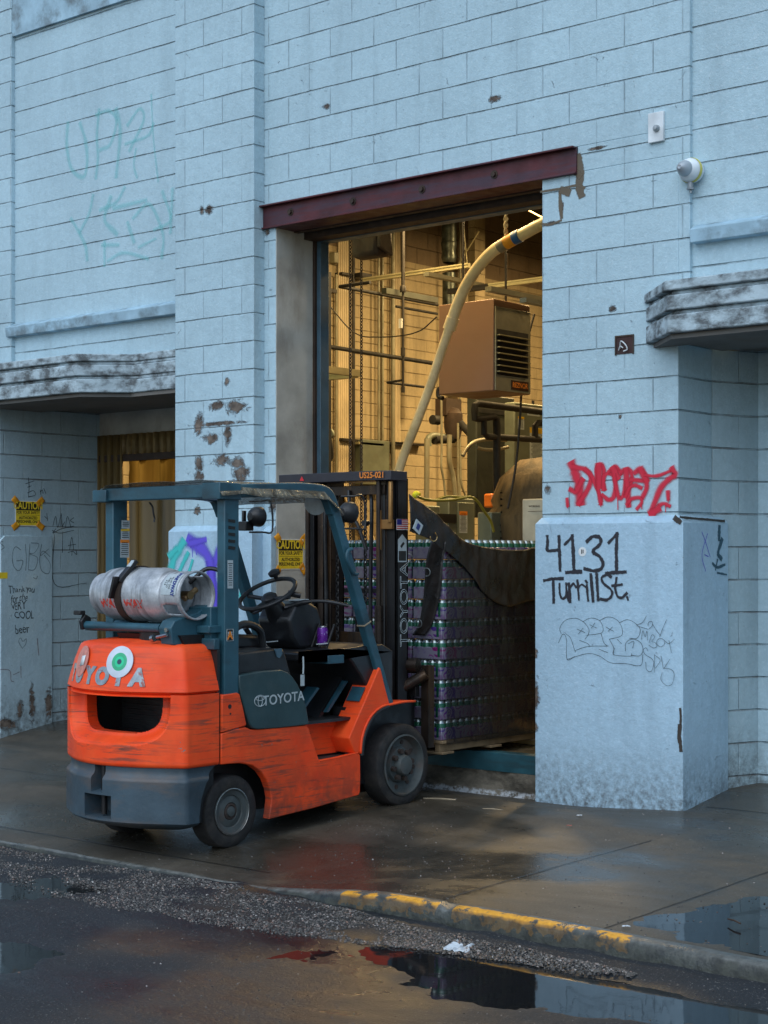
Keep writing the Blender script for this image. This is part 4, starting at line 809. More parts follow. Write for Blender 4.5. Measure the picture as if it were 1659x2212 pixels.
# wheels
def wheel(name, cx, cy, cz, R, wdt, rim, side, front):
    w_ = fp(name, B().cyl((cx-side*wdt*.9, cy, cz), (cx-side*.1, cy, cz), rim*.55, 20), M['blacksteel'])
    ax = (side, 0, 0); o = (cx, cy, cz)
    prof = [(rim, -wdt), (R-.02, -wdt), (R, -wdt+.02), (R, -.022), (R-.006, -.010), (R-.022, -.002), (rim+.012, 0), (rim, -.006)]
    obj('tyre', B().lathe(prof, o, ax, 56), M['rubber'], w_)
    if front:
        rp = [(rim, -.012), (rim+.002, .004), (rim-.008, .006), (rim-.014, -.012), (rim-.028, -.04), (rim*.60, -.05), (rim*.56, -.028), (rim*.36, -.024), (rim*.33, .0), (rim*.30, .018), (rim*.12, .024), (0, .024)]
        obj('rim', B().lathe(rp, o, ax, 48), M['wheel'], w_)
        for k in range(8):
            a = k*pi/4+.2; c_ = Vector((cx, cy+cos(a)*rim*.46, cz+sin(a)*rim*.46)); obj('wheel_nut', B().cyl(c_+Vector((-side*.03,0,0)), c_+Vector((side*.0,0,0)), .017, 6), M['hub'], w_)
            c2 = Vector((cx, cy+cos(a+.4)*rim*.74, cz+sin(a+.4)*rim*.74)); obj('wheel_bolt', B().cyl(c2+Vector((-side*.06,0,0)), c2+Vector((-side*.038,0,0)), .014, 8), M['hub'], w_)
    else:
        rp = [(rim, -.012), (rim+.003, .003), (rim-.005, .004), (rim-.010, -.006), (rim*.72, -.012), (rim*.68, -.020), (rim*.62, -.016), (rim*.40, -.010), (rim*.34, -.022), (rim*.25, -.022), (rim*.21, -.004), (rim*.10, .0), (0, .001)]
        obj('rim', B().lathe(rp, o, ax, 48), M['wheel'], w_)
        obj('hub_ring', B().torus((cx-side*.018, cy, cz), ax, rim*.295, .010, 32, 6), M['hub'], w_)
        obj('rim_edge', B().torus((cx+side*.003, cy, cz), ax, rim, .0022, 48, 5), M['chrome'], w_)
wheel('front_wheel', FX+.0, -.835, .222, .252, .16, .188, 1, True); wheel('front_wheel', FC-.5, -.835, .222, .252, .16, .188, -1, True)
wheel('rear_wheel', FX-.035, -2.282, .098, .202, .14, .128, 1, False); wheel('rear_wheel', FC-.465, -2.282, .098, .202, .14, .128, -1, False)
# overhead guard
def post(x0, x1, lab):
    p_ = fp('rear_post', B().box(x0, x1, -2.372, -2.262, .55, 1.90), M['slate'], bev=.006, label=lab); return p_
pr_ = post(FX-.062, FX+.0, 'rear guard post on the street side with louvres'); pl_ = post(FC-.50, FC-.43, 'rear guard post on the far side with warning labels')
for k in range(5): obj('louvre', B().obox((FX+.0005, -2.345, 1.705-.037*k), (FX+.0005, -2.295, 1.705-.037*k-.004), .006, .016), M['ink'], pr_)
def sticker(par, c0, w_, h, mat=None, band=None, u=(0,1,0), nm='sticker', n_=(1,0,0)):
    c0 = Vector(c0); u = Vector(u); n_ = Vector(n_); v = Vector((0,0,1)); b = B()
    def quad(b, cc, w2, h2): b.face([b.bm.verts.new(cc+u*(sx*w2/2)+v*(sz*h2/2)) for sx, sz in ((-1,-1),(1,-1),(1,1),(-1,1))])
    quad(b, c0+n_*.0012, w_, h); s_ = obj(nm, b, mat or M['label'], par, smooth=0, sol=.0008)
    if band: 
        b = B(); quad(b, c0+n_*.002+v*(h/2-h*.09), w_, h*.18); obj('band', b, band, s_, smooth=0, sol=.0004)
    b = B(); n2 = max(2, int(h/.012))
    for k in range(n2-1):
        zz = h/2-(k+1.6)*h/(n2+1.2); wk = w_*random.uniform(.55, .85); quad(b, c0+n_*.002+v*zz, wk, h/(n2*3.2))
    obj('print', b, M['ink'], s_, smooth=0, sol=.0004); return s_
OB = plain('orange_band', (.75,.22,.02), .5, bump=0); YB = plain('yellow_band', (.70,.45,.02), .5, bump=0)
p = onX(*q('2', 88, 742), FX); sticker(pr_, (FX, p.y, p.z), .042, .155)
p = onX(*q('2', 85, 1092), FX); s_ = sticker(pr_, (FX, p.y, p.z), .052, .068, M['ink']); obj('border', B().tube([(FX+.003, p.y+a*.024, p.z+c_*.032) for a, c_ in ((-1,-1),(1,-1),(1,1),(-1,1))], .0018, 4, closed=True), M['label'], s_)
text('lettering', 'S S', .028, (FX+.0032, p.y, p.z+.006), (0,1,0), (0,0,1), M['label'], s_, off=.001); text('lettering', 'A', .06, (FX+.0036, p.y, p.z-.004), (0,1,0), (0,0,1), OB, s_, off=.002)
xx = FC-.43
for a, b_, w2, h2, bd in ((905,458,.062,.048,None),(902,532,.066,.066,YB),(898,632,.068,.105,OB)):
    p = onX(*q('L', a, b_), xx); sticker(pl_, (xx, p.y, p.z), w2, h2, band=bd)
fp('guard_rear_crossbar', B().box(FC-.515, FX+.008, -2.40, -2.33, 1.83, 1.905), M['slate'], bev=.006)
fp('crossbar_cap', B().box(FC-.56, FC-.44, -2.42, -2.32, 1.825, 1.895), M['slate'], bev=.004)
fp('crossbar_cap', B().box(FX-.13, FX+.012, -2.42, -2.255, 1.82, 1.912), M['slate'], bev=.004)
for sx, xx in ((1, FX-.035), (-1, FC-.465)):
    pts = smoothline([(xx,-2.31,1.868),(xx,-2.0,1.885),(xx,-1.75,1.895),(xx,-1.58,1.89),(xx,-1.51,1.868),(xx,-1.465,1.80)], 5)+[Vector((xx,-1.45,1.765))]
    b = B(); pts2 = [Vector(p) for p in pts]; ln = [(xx,-1.465,1.81),(xx,-1.32,1.46),(xx,-1.12,.98),(xx,-.955,.60)]
    def barloop(b, P, w2, h2):
        R = []
        for i, p in enumerate(P):
            d = (P[min(i+1,len(P)-1)]-P[max(i-1,0)]).normalized(); up = Vector((1,0,0)).cross(d)
            R.append([b.bm.verts.new(p+Vector((sx_*w2/2,0,0))+up*(su*h2/2)) for sx_, su in ((-1,-1),(1,-1),(1,1),(-1,1))])
        for i in range(len(P)-1):
            for k in range(4): b.face([R[i][k], R[i][(k+1)%4], R[i+1][(k+1)%4], R[i+1][k]])
        b.face(R[0]); b.face(R[-1][::-1])
    barloop(b, [Vector(p) for p in pts2], .06, .075); fp('guard_side_rail', b, M['slate'], bev=.008)
    b = B(); barloop(b, [Vector(p) for p in ln], .055, .062); leg_ = fp('guard_front_leg', b, M['slate'], bev=.006)
    if sx > 0:
        obj('grab_handle', B().tube(smoothline([onX(*q('2', a, c_), xx+.045) for a, c_ in ((790,595),(765,610),(760,650),(775,690),(800,735),(822,740))], 5), .011, 10), M['slate'], leg_)
        obj('tape_ring', B().obox((xx,-1.175,1.107), (xx,-1.172,1.10), .062, .068), M['stick'], leg_)
b = B()
for k in range(7): b.box(FC-.44, FC+.44, -2.22+.115*k, -2.19+.115*k, 1.87, 1.895)
fp('guard_roof_bars', b, M['slate'], bev=.003)
# wrinkled clear cover on the roof
m = N('clear_cover'); n1 = m.noise(9, m.vec(scale=(1,2.2,1)), det=5, dist=1.5)
M['cover'] = m.done(m.mix(m.ramp(n1, .4, .6), (.10,.085,.06), (.30,.27,.20)), .12, 0, m.bump(n1, 1, .02), .62)
def cov(i, j):
    s_ = j; x = FC-.50+1.03*i; y = -2.42+1.0*s_; e = min(i, 1-i); z = 1.922+.006*noise.noise(Vector((x*7, y*9, 0)))+.02*sin(pi*i)*.4
    if e < .06: z -= (.06-e)/.06*.05*(.7+.25*noise.noise(Vector((0, y*9, 2)))) if i < .5 else (.06-e)/.06*(.078+.012*noise.noise(Vector((3, y*6, 2))))
    if y > -1.56: z -= (y+1.56)*.7
    return Vector((x, y, z))
fp('plastic_cover', B().grid(cov, 60, 50), M['cover'], sol=.001, smooth=50)
fp('cable', B().tube(smoothline([onX(*q('1', a, c_), -7.2) for a, c_ in ((770,372),(785,395),(790,430),(796,455),(793,472))], 4), .005, 6), M['blackp'])
# work lamps on the front legs
def lamp(c0, lab, s_=1.):
    c0 = Vector(c0); L_ = fp('work_lamp', B().lathe([(0,-.07*s_),(.03*s_,-.068*s_),(.055*s_,-.045*s_),(.06*s_,-.04*s_),(.078*s_,-.01*s_),(.082*s_,.03),(.076*s_,.036)], c0, (0,1,0), 28), M['blackp'], label=lab)
    obj('lens', B().lathe([(0,.028),(.05*s_,.030),(.076*s_,.034)], c0, (0,1,0), 28), M['glass'], L_)
    obj('bracket', B().box(c0.x-.09, c0.x-.02, c0.y-.07, c0.y+.0, c0.z-.09, c0.z-.03).box(c0.x-.10, c0.x-.085, c0.y-.03, c0.y-.0, c0.z-.09, c0.z+.04), M['blackp'], L_, bev=.005)
    pts = [c0+Vector(v) for v in ((.0,-.06,.095),(.085,-.04,.095),(.10,.03,.09),(.105,.04,-.09),(.09,-.03,-.10),(.0,-.06,-.10))]
    obj('lamp_guard', B().tube(smoothline(pts, 4), .006, 8), M['blackp'], L_)
pL_ = onX(*q('2', 205, 410), FC-.46); lamp((FC-.43, pL_.y+.02, pL_.z), 'work lamp on the far guard leg', .8)
pR_ = onX(*q('2', 772, 385), -6.75); lamp((-6.76, pR_.y, pR_.z), 'work lamp on the near guard leg', .8)
bc = onX(*q('2', 585, 312), -6.72); fp('alarm_horn', B().lathe([(0,0),(.03,.006),(.045,0),(.052,.010),(.058,.004),(.066,.012),(.066,.03),(0,.03)], (bc.x, bc.y, bc.z-.02), (.35,-.8,-.3), 28), M['label'])
# steering
sc = Vector((-7.0, -1.60, 1.285)); an = Vector((0, -.50, .866)).normalized()
sw = fp('steering_wheel', B().torus(sc, an, .178, .0135, 48, 10), M['blackp'])
obj('spokes', B().tube([sc-an*.02+Vector((-.172,0,0)), sc-an*.04, sc-an*.02+Vector((.172,0,0))], .013, 8).tube([sc-an*.04, sc-an*.02-Vector((0,.866,.5))*.172], .013, 8), M['blackp'], sw)
obj('horn_pad', B().lathe([(0,.03),(.03,.026),(.05,.008),(.052,-.03),(.035,-.05)], sc-an*.03, an, 24), M['blackp'], sw)
kp = sc+Vector((0,.866,.5))*.165+Vector((-.06,0,0)); obj('spinner_knob', B().lathe([(.012,0),(.014,.03),(.034,.035),(.038,.055),(.02,.066),(0,.068)], kp, an, 20), M['blackp'], sw)
fp('steering_column', B().tube([sc-an*.05, sc-an*.16+Vector((0,.02,0)), Vector((-7.0,-1.44,1.12)), Vector((-7.0,-1.38,.97))], [.05,.075,.085,.09], 18), M['blackp'])
fp('instrument_pod', B().prx([(-1.56,1.13),(-1.50,1.22),(-1.40,1.245),(-1.30,1.20),(-1.26,1.10),(-1.24,.96),(-1.47,.95),(-1.53,1.02)], -7.13, -6.86), M['blackp'], bev=.02)
fp('pod_label', B().obox((-6.93,-1.44,1.243), (-6.93,-1.36,1.248), .09, .006), M['label'])
fp('control_lever', B().tube(smoothline([(-6.93,-1.52,1.20),(-6.82,-1.46,1.235),(-6.70,-1.40,1.24),(-6.60,-1.32,1.215)], 5), [.016]*6+[.011]*10, 10).tube([(-6.88,-1.55,1.29),(-6.82,-1.50,1.275)], .018, 8), M['blackp'])
fp('direction_lever', B().tube([(-7.12,-1.5,1.19),(-7.24,-1.48,1.16)], .009, 8), M['blackp'])
fp('hydraulic_lever', B().tube([(-6.80,-1.36,.96),(-6.79,-1.30,1.10)], .008, 8).tube([(-6.86,-1.36,.96),(-6.85,-1.30,1.10)], .008, 8).tube([(-6.74,-1.36,.96),(-6.73,-1.30,1.10)], .008, 8), M['blacksteel'])
p = onX(*q('F', 860, 1480), FX-.03); fp('seat_belt_tag', B().tube([p, p+Vector((.002,0,-.06)), p+Vector((.004,-.005,-.10))], .005, 6).box(p.x-.002, p.x+.003, p.y-.022, p.y+.008, p.z-.17, p.z-.105), M['label'])
pk_ = onX(*q('M', 340, 760), -6.75)
# gas bottle cradle
ck = fp('bottle_cradle', B().tube([(-7.47,-2.60,1.115),(-6.83,-2.60,1.115)], .025, 14).tube([(-7.46,-2.38,1.115),(-6.83,-2.38,1.115)], .025, 14).box(-7.50,-6.86,-2.58,-2.40,1.085,1.10), M['slate'])
obj('cradle_hook', B().prx([(-2.63,1.09),(-2.64,1.14),(-2.61,1.18),(-2.57,1.16),(-2.56,1.10)], -7.485, -7.46).box(-7.52,-7.46,-2.65,-2.61,1.175,1.20), M['blackp'], ck, bev=.004)
obj('cradle_plate', B().prx([(-2.63,1.03),(-2.65,1.12),(-2.62,1.16),(-2.45,1.20),(-2.38,1.24),(-2.36,1.24),(-2.36,1.02),(-2.5,.99)], -6.80, -6.70).box(-6.84,-6.63,-2.42,-2.30,1.03,1.23), M['slate'], ck, bev=.006)
obj('clamp_screw', B().tube([(-6.80,-2.66,1.07),(-6.72,-2.66,1.085)], .009, 8).cyl((-6.82,-2.66,1.065), (-6.84,-2.66,1.06), .020, 12).cyl((-6.73,-2.66,1.11), (-6.73,-2.645,1.11), .013, 6), M['chrome'], ck)
fp('cradle_pivot', B().prx([(-2.60,1.08),(-2.36,1.08),(-2.30,1.03),(-2.34,1.0),(-2.56,1.02)], -7.2, -6.68).cyl((-6.95,-2.47,.98), (-6.95,-2.47,1.09), .14, 24), M['blacksteel'])
fp('cradle_arm', B().box(-6.70,-6.60,-2.46,-2.32,1.09,1.13).box(-6.74,-6.58,-2.44,-2.40,1.00,1.06), M['slate'], bev=.004)
fp('fuel_hose', B().tube(smoothline([(-6.80,-2.42,1.36),(-6.72,-2.36,1.44),(-6.64,-2.30,1.40),(-6.64,-2.26,1.25),(-6.66,-2.24,1.10)], 6), .012, 8), M['blackp'])
# hood lettering and decals
def onhood(xo, z):
    # point on rear sloping hood face at lateral offset xo
    best = None
    for i in range(400):
        p, n = outl(i/399)
        if best is None or abs(p.x-xo) < best[0]: best = (abs(p.x-xo), p, n)
    p = best[1]; d = ins[0]
    for a in range(len(zs)-1):
        if zs[a] <= z <= zs[a+1]: d = ins[a]+(ins[a+1]-ins[a])*(z-zs[a])/(zs[a+1]-zs[a])
    w_ = inw(p, d); w2 = inw(p, d+.028/.1*.02); sl = Vector((0, .28, 1)).normalized(); nx = best[2].x
    t = Vector((-best[2].y, best[2].x, 0)); t = t if t.x > 0 else -t
    return Vector((w_.x, w_.y, z)), t.normalized(), sl
LT = plain('silver_lettering', (.30,.35,.38), .35, .3, var=.4, vs=25, dirt=(.25,.04,.02), da=.8, ds=(20,20,20), dlo=.55, dhi=.62, bump=0)
hl = fp('hood_lettering_plate', B().box(FC-.01, FC+.01, -2.70, -2.69, .86, .87), M['orangeclean'])
for ch, xo in zip('TOYOTA', (-.35,-.225,-.095,.02,.145,.262)):
    c0, t, sl = onhood(xo, .852); n_ = t.cross(sl); 
    text('letter', ch, .125, c0+n_*.0015, t, sl, LT, fk, ext=.002, off=.009, xs=.98)
def disc(name, c0, t, sl, rad, mats, label=None):
    n_ = t.cross(sl); b = B(); prof = [(rad*1.0, .0), (rad*1.0, .004), (rad*.60, .006), (rad*.57, .0062), (rad*.36, .0066), (rad*.34, .0066), (rad*.17,.0070), (rad*.16, .0070), (0, .0072)]
    b.lathe(prof, c0+n_*.002, n_, 40, mis=[0,0,0,1,1,2,3,3]); return obj(name, b, mats, fk, label=label)
E1 = [plain('eye_white', (.60,.66,.74), .4, bump=0), plain('eye_green', (.03,.42,.20), .4, bump=0, var=.2), plain('eye_bright', (.02,.62,.30), .4, bump=0, var=.3), plain('eye_pupil', (.02,.05,.09), .4, bump=0)]
c0, t, sl = onhood(.14, .935); disc('eye_decal', c0, t, sl, .088, E1, 'round green and white eye decal')
c0, t, sl = onhood(-.23, .925); E2 = [plain('faded_decal', (.62,.22,.17), .45, var=.3, vs=30, bump=0)]*3+[plain('faded_decal_mid', (.60,.45,.50), .45, bump=0)]
disc('eye_decal', c0, t, sl, .088, E2, 'faded pink decal remains on the left corner')
c1 = c0+t*.02; n_ = t.cross(sl); b = B(); b.face([b.bm.verts.new(c1+n_*.011+t*a+sl*c_) for a, c_ in ((-.03,-.03),(.032,-.02),(.036,.035),(-.022,.028))]); fp('decal_remnant', b, M['signw'], sol=.001)

# mast, carriage, forks
MY0, MY1 = -.757, -.64; MC = -7.12
mst = fp('mast', B().box(MC+.34, MC+.42, MY0, MY0+.016, .10, 2.0).box(MC+.406, MC+.42, MY0, MY1, .10, 2.0).box(MC+.34, MC+.42, MY1-.014, MY1, .10, 2.0)
   .box(MC-.345, MC-.285, MY0, MY0+.016, .10, 2.0).box(MC-.345, MC-.331, MY0, MY1, .10, 2.0).box(MC-.345, MC-.285, MY1-.014, MY1, .10, 2.0), M['blacksteel'], bev=.002)
for nm, a, c_, w2, dy in (('inner_rail', .285, .33, .012, .0), ('inner_rail', .235, .275, .010, .02)):
    for s_ in (1, -1):
        x0, x1 = sorted((MC+s_*a+(.07 if s_ < 0 else 0), MC+s_*c_+(.07 if s_ < 0 else 0))); xi = x0 if s_ > 0 else x1-w2
        obj(nm, B().box(x0, x1, MY0+.012+dy, MY0+.026+dy, .12, 2.0).box(xi, xi+w2, MY0+.02+dy, MY1+.03+dy, .12, 2.0).box(x0, x1, MY1+.016+dy, MY1+.03+dy, .12, 2.0), M['mast'], mst, bev=.002)
for s_ in (1, -1):
    obj('lift_cylinder', B().cyl((MC+s_*.305, MY0-.035, .15), (MC+s_*.305, MY0-.035, 1.20), .026, 16).cyl((MC+s_*.305, MY0-.035, 1.20), (MC+s_*.305, MY0-.035, 1.99), .016, 14), M['mast'], mst)
    obj('mast_hose', B().tube(smoothline([(MC+s_*.20,MY0+.03,.5),(MC+s_*.19,MY0+.02,1.2),(MC+s_*.20,MY0+.02,1.8),(MC+s_*.17,MY0+.04,1.93)], 6), .013, 8).tube([(MC+s_*.195,MY0+.02,.3),(MC+s_*.195,MY0+.02,1.95)], .008, 6).tube([(MC+s_*.325,MY0-.005,.3),(MC+s_*.325,MY0-.005,1.95)], .007, 6), M['blackp'], mst)
def chain(b, top_, bot, ax, L_=.03, r=.004):
    top_ = Vector(top_); bot = Vector(bot); n = int((top_-bot).length/(L_*.72)); d = (bot-top_).normalized(); u = Vector(ax); v = d.cross(u)
    for k in range(n):
        c0 = top_+d*(k+.5)*(L_*.72); w_ = u if k % 2 else v
        pts = [c0+d*(L_/2*sin(t*pi/4))*1.0+w_*(L_*.30*cos(t*pi/4)) for t in range(8)]; b.tube(pts, r, 4, closed=True)
    return b
cpl = B()
cpl.prz([(MC-.52,-.84),(MC-.44,-.845),(MC+.10,-.86),(MC+.28,-.85),(MC+.43,-.82),(MC+.43,-.66),(MC-.52,-.66)], 1.985, 2.045)
top_pl = obj('top_plate', cpl, plain('black_purple_paint', (.022,.02,.028), .4), mst, bev=.004)
text('lettering', 'US25-021', .052, (MC+.30, -.8525, 2.017), (.985,.14,0), (0,0,1), OB, top_pl, xs=.9, off=.001, ext=.001)
obj('red_mark', B().prism([(-.02,-.012),(.02,-.012),(0,.018)], lambda p, a: (MC-.30+p[0], a, 2.012+p[1]), -.853, -.8515), plain('red_mark', (.6,.02,.03), .5), top_pl)
obj('cross_member', B().box(MC-.34, MC+.34, MY0-.02, MY0+.0, 1.90, 1.96).box(MC-.34, MC+.34, MY1, MY1+.02, .92, 1.02).box(MC-.34, MC+.34, MY0, MY0+.02, .18, .34), M['mast'], mst, bev=.003)
for s_ in (1, -1): obj('lift_chain', chain(B(), (MC+s_*.12, MY0+.05, 1.95), (MC+s_*.12, MY0+.05, .6), (1,0,0), .034, .005), M['blacksteel'], mst)
obj('hose_guide', B().tube(smoothline([(MC+.05,MY0-.03,1.93),(MC+.08,MY0-.05,1.80),(MC+.14,MY0-.04,1.70),(MC+.20,MY0-.03,1.55)], 6), .012, 8).cyl((MC+.20,MY0-.06,1.72), (MC+.20,MY0-.02,1.72), .018, 14), M['blackp'], mst)
obj('cylinder_clamp', B().box(MC+.29, MC+.41, MY0-.03, MY0-.005, 1.68, 1.74).cyl((MC+.31,MY0-.03,1.55), (MC+.31,MY0-.03,1.80), .013, 10).cyl((MC+.395,MY0-.025,1.72), (MC+.395,MY0-.025,1.98), .016, 12), plain('brass_fitting', (.35,.18,.06), .35, .7), mst, bev=.003)
SXF = MC+.4205; yc_ = (MY0+MY1)/2
def dec(nm, u, v, w_, h, mat):
    p = onX(u, v, SXF); return obj(nm, B().box(SXF, SXF+.0012, yc_-w_/2, yc_+w_/2, p.z-h/2, p.z+h/2), mat, mst), p.z
RD = plain('flag_red', (.55,.02,.03), .5, bump=0); BL = plain('flag_blue', (.02,.03,.22), .5, bump=0)
fl, fz = dec('flag_sticker', 871, 1133, .112, .068, M['signw'])
b = B()
for k in range(5): b.box(SXF+.0012, SXF+.002, yc_-.055, yc_+.055, fz+.026-.0135*k, fz+.0325-.0135*k)
obj('stripes', b, RD, fl); obj('canton', B().box(SXF+.002, SXF+.0026, yc_-.055, yc_-.008, fz-.002, fz+.033), BL, fl)
tg, tz = dec('inspection_sticker', 872, 1190, .084, .14, M['label'])
obj('point', B().prx([(yc_-.042,tz+.07),(yc_+.042,tz+.07),(yc_,tz+.105)], SXF, SXF+.0012), M['label'], tg); obj('print', B().box(SXF+.0012,SXF+.002,yc_-.036,yc_+.036,tz-.062,tz+.0).prx([(yc_-.022,tz+.030),(yc_+.008,tz+.058),(yc_+.022,tz+.046),(yc_-.008,tz+.018)],SXF+.0012,SXF+.002), M['ink'], tg)
pz = onX(876, 1306, SXF).z; text('mast_lettering', 'TOYOTA', .105, (SXF+.002, yc_+.018, pz), (0,0,1), (0,-1,0), M['label'], mst, outline=.0017, xs=1.22)
dec('worn_label', 870, 1530, .10, .10, M['label'])
cg = fp('carriage', B().box(MC-.44, MC+.44, MY1+.05, MY1+.09, .62, .72).box(MC-.44, MC+.44, MY1+.05, MY1+.09, .24, .34).box(MC-.30,MC-.25,MY1+.03,MY1+.08,.24,.9).box(MC+.25,MC+.30,MY1+.03,MY1+.08,.24,.9), M['blacksteel'], bev=.004)
obj('side_shift_cylinder', B().cyl((MC+.39,-.66,.68), (MC+.52,-.58,.77), .035, 14).cyl((MC+.40,-.62,.82), (MC+.47,-.60,.82), .05, 14).box(MC+.46,MC+.52,-.56,-.50,.30,.82), M['mast'], cg)
obj('load_backrest', B().box(MC-.45,MC-.42,-.50,-.47,.7,1.30).box(MC-.45,MC+.15,-.50,-.47,1.27,1.30).box(MC-.15,MC-.13,-.50,-.47,.7,1.28).box(MC+.13,MC+.15,-.50,-.47,.7,1.28), M['blacksteel'], cg, bev=.003)
for s_ in (1, -1):
    fp('fork', B().prx([(-.505,.62),(-.465,.62),(-.465,.255),(.60,.235),(.60,.225),(-.47,.21),(-.505,.24)], MC+s_*.28-.05, MC+s_*.28+.05), M['blacksteel'], bev=.004)
fp('tilt_cylinder', B().cyl((MC+.30,-1.05,.62), (MC+.30,-.72,.70), .035, 14), M['blacksteel'])

# gas bottle strapped on the forklift
m = N('scuffed_aluminium'); n1 = m.noise(7, det=7, rough=.7); c = m.mix(m.ramp(n1, .35, .65), (.28,.30,.32), (.64,.66,.68)); c = m.mix(m.ramp(m.noise(1, m.vec(scale=(30,4,4)), det=6), .52, .66, 0, .6), c, (.12,.12,.12))
M['alu'] = m.done(c, m.ramp(n1, .3, .7, .6, .42), .5, m.bump(m.noise(14, det=5), .25, .005))
TC = Vector((-7.06, -2.49, 1.295)); a_ = TC+Vector((-.375,0,0))
tk = thing('gas_cylinder', (TC.x, TC.y, 1.13), 'scuffed aluminium gas cylinder with red stencil strapped behind the driver seat', 'gas cylinder')
R_ = .150
obj('shell', B().lathe([(0,.012),(.06,.010),(.10,.0),(.118,.004),(.121,.03),(.118,.055),(.128,.075),(.143,.10),(R_-.002,.135),(R_,.15),(R_,.30),(R_+.003,.31),(R_+.003,.33),(R_,.34),(R_,.50),(R_+.002,.51),(R_,.53),(R_-.006,.56),(.132,.60),(.125,.615),(.09,.64),(.04,.655),(0,.66)], a_, (1,0,0), 56), M['alu'], tk)
b = B(); 
def collar(i, j):
    th = i*2*pi; x = .60+.17*j; r = .128+.002*j; z = cos(th); hole = 0
    return a_+Vector((x, sin(th)*r, cos(th)*r))
b.grid(collar, 48, 6); bmesh.ops.remove_doubles(b.bm, verts=b.bm.verts, dist=1e-5)
dl = [f for f in b.bm.faces if .64 < (f.calc_center_median()-a_).x < .745 and (-.95 < atan2((f.calc_center_median()-a_).z, -(f.calc_center_median()-a_).y) < -.45 or .9 < atan2((f.calc_center_median()-a_).z, (f.calc_center_median()-a_).y) < 1.5)]
bmesh.ops.delete(b.bm, geom=dl, context='FACES')
obj('collar', b, M['alu'], tk, sol=.005); obj('collar_rim', B().torus(a_+Vector((.77,0,0)), (1,0,0), .130, .006, 48, 8), M['alu'], tk)
obj('valve', B().cyl(a_+Vector((.65,0,0)), a_+Vector((.72,0,0)), .024, 14).cyl(a_+Vector((.70,-.03,-.02)), a_+Vector((.70,.06,.03)), .016, 10).cyl(a_+Vector((.66,-.07,.03)), a_+Vector((.69,-.07,.03)), .018, 10), plain('brass', (.30,.19,.09), .35, .8), tk)
obj('strap', B().lathe([(R_+.006,.265),(R_+.012,.267),(R_+.012,.318),(R_+.006,.32)], a_, (1,0,0), 48), M['rustdark'], tk); 
sa = radians(60); cc = a_+Vector((.30, -cos(radians(55))*(R_+.02), sin(radians(55))*(R_+.02)))
obj('buckle', B().obox(cc+Vector((-.01,-.05,-.07)), cc+Vector((.02,.05,.05)), .055, .024).obox(a_+Vector((.26,-R_-.02,-.02)), a_+Vector((.30,-R_-.02,.10)), .04, .02), M['blacksteel'], tk, bev=.004)
b_l = cc+Vector((.018,.02,.035)); sk = obj('buckle_label', B().obox(b_l+Vector((0,-.02,-.018)), b_l+Vector((.003,.015,.016)), .034, .004), M['label'], tk)
# curved sticker and stencil wrapped on the shell
def wrap(x0, x1, t0, t1, r): 
    def f(i, j): th = t0+(t1-t0)*j; return a_+Vector((x0+(x1-x0)*i, -cos(th)*r, sin(th)*r))
    return f
obj('paper_label', B().grid(wrap(.625,.745,radians(2),radians(62),.1345), 8, 10), M['label'], tk)
def wtext(nm, body, size, x, th, r, mat, spin=0, xs=1, off=0):
    c_ = bpy.data.curves.new('t', 'FONT'); c_.body = body; c_.size = size; c_.align_x = 'CENTER'; c_.align_y = 'CENTER'; c_.offset = off
    t_ = bpy.data.objects.new('t', c_); S.collection.objects.link(t_); dg = bpy.context.evaluated_depsgraph_get(); me = bpy.data.meshes.new_from_object(t_.evaluated_get(dg)); bpy.data.objects.remove(t_)
    bm = bmesh.new(); bm.from_mesh(me); bmesh.ops.subdivide_edges(bm, edges=[e for e in bm.edges if e.calc_length() > .02], cuts=2)
    for v in bm.verts:
        px, py = v.co.x*xs, v.co.y
        if spin: px, py = py, -px
        an_ = th+py/r; v.co = a_+Vector((x+px, -cos(an_)*r, sin(an_)*r))-POS[tk.name]
    bm.to_mesh(me); bm.free(); me.materials.clear(); me.materials.append(mat); o = bpy.data.objects.new(nm, me); S.collection.objects.link(o); o.parent = tk; POS[nm] = POS[tk.name]; return o
m = N('red_stencil'); M['stencil'] = m.done((.65,.045,.02), .5, 0, None, m.ramp(m.noise(30, det=6, rough=.75), .44, .54, 0, .85)); 
wtext('stencil', 'WARDWAY', .066, .31, radians(-20), R_+.0015, M['stencil'], 0, 1.0, .004)
BI = plain('blue_ink', (.02,.04,.20), .5, bump=0)
wtext('label_lettering', 'WARDWAY', .034, .715, radians(32), .136, BI, 1, .85, .002); wtext('label_print', 'ALUM GAS\nFUEL CO\n4 2 8', .020, .665, radians(32), .136, M['ink'], 1, .8)
# drink can on the dash
def canmesh(c0, mats, nm, par=None, **k):
    b = B(); pr = [(0,.004),(.020,.003),(.026,.0),(.0285,.006),(.033,.014),(.033,.100),(.0265,.116),(.0272,.120),(.0262,.122),(.025,.117),(0,.116)]
    b.lathe(pr, c0, (0,0,1), 20, mis=[0,0,0,0,1,1,0,0,0,0]); return obj(nm, b, mats, par, **k)
pc = Vector((-6.80, -1.33, .965)); M['purple'] = plain('purple_print', (.14,.015,.30), .3, .2, var=.3, vs=25, dirt=(.5,.45,.7), da=.9, ds=(30,30,30), dlo=.58, dhi=.62, bump=0)
canmesh(pc, [M['chrome'], M['purple']], 'drink_can', label='small purple drink can standing on the forklift dashboard', cat='drink can', origin=pc)

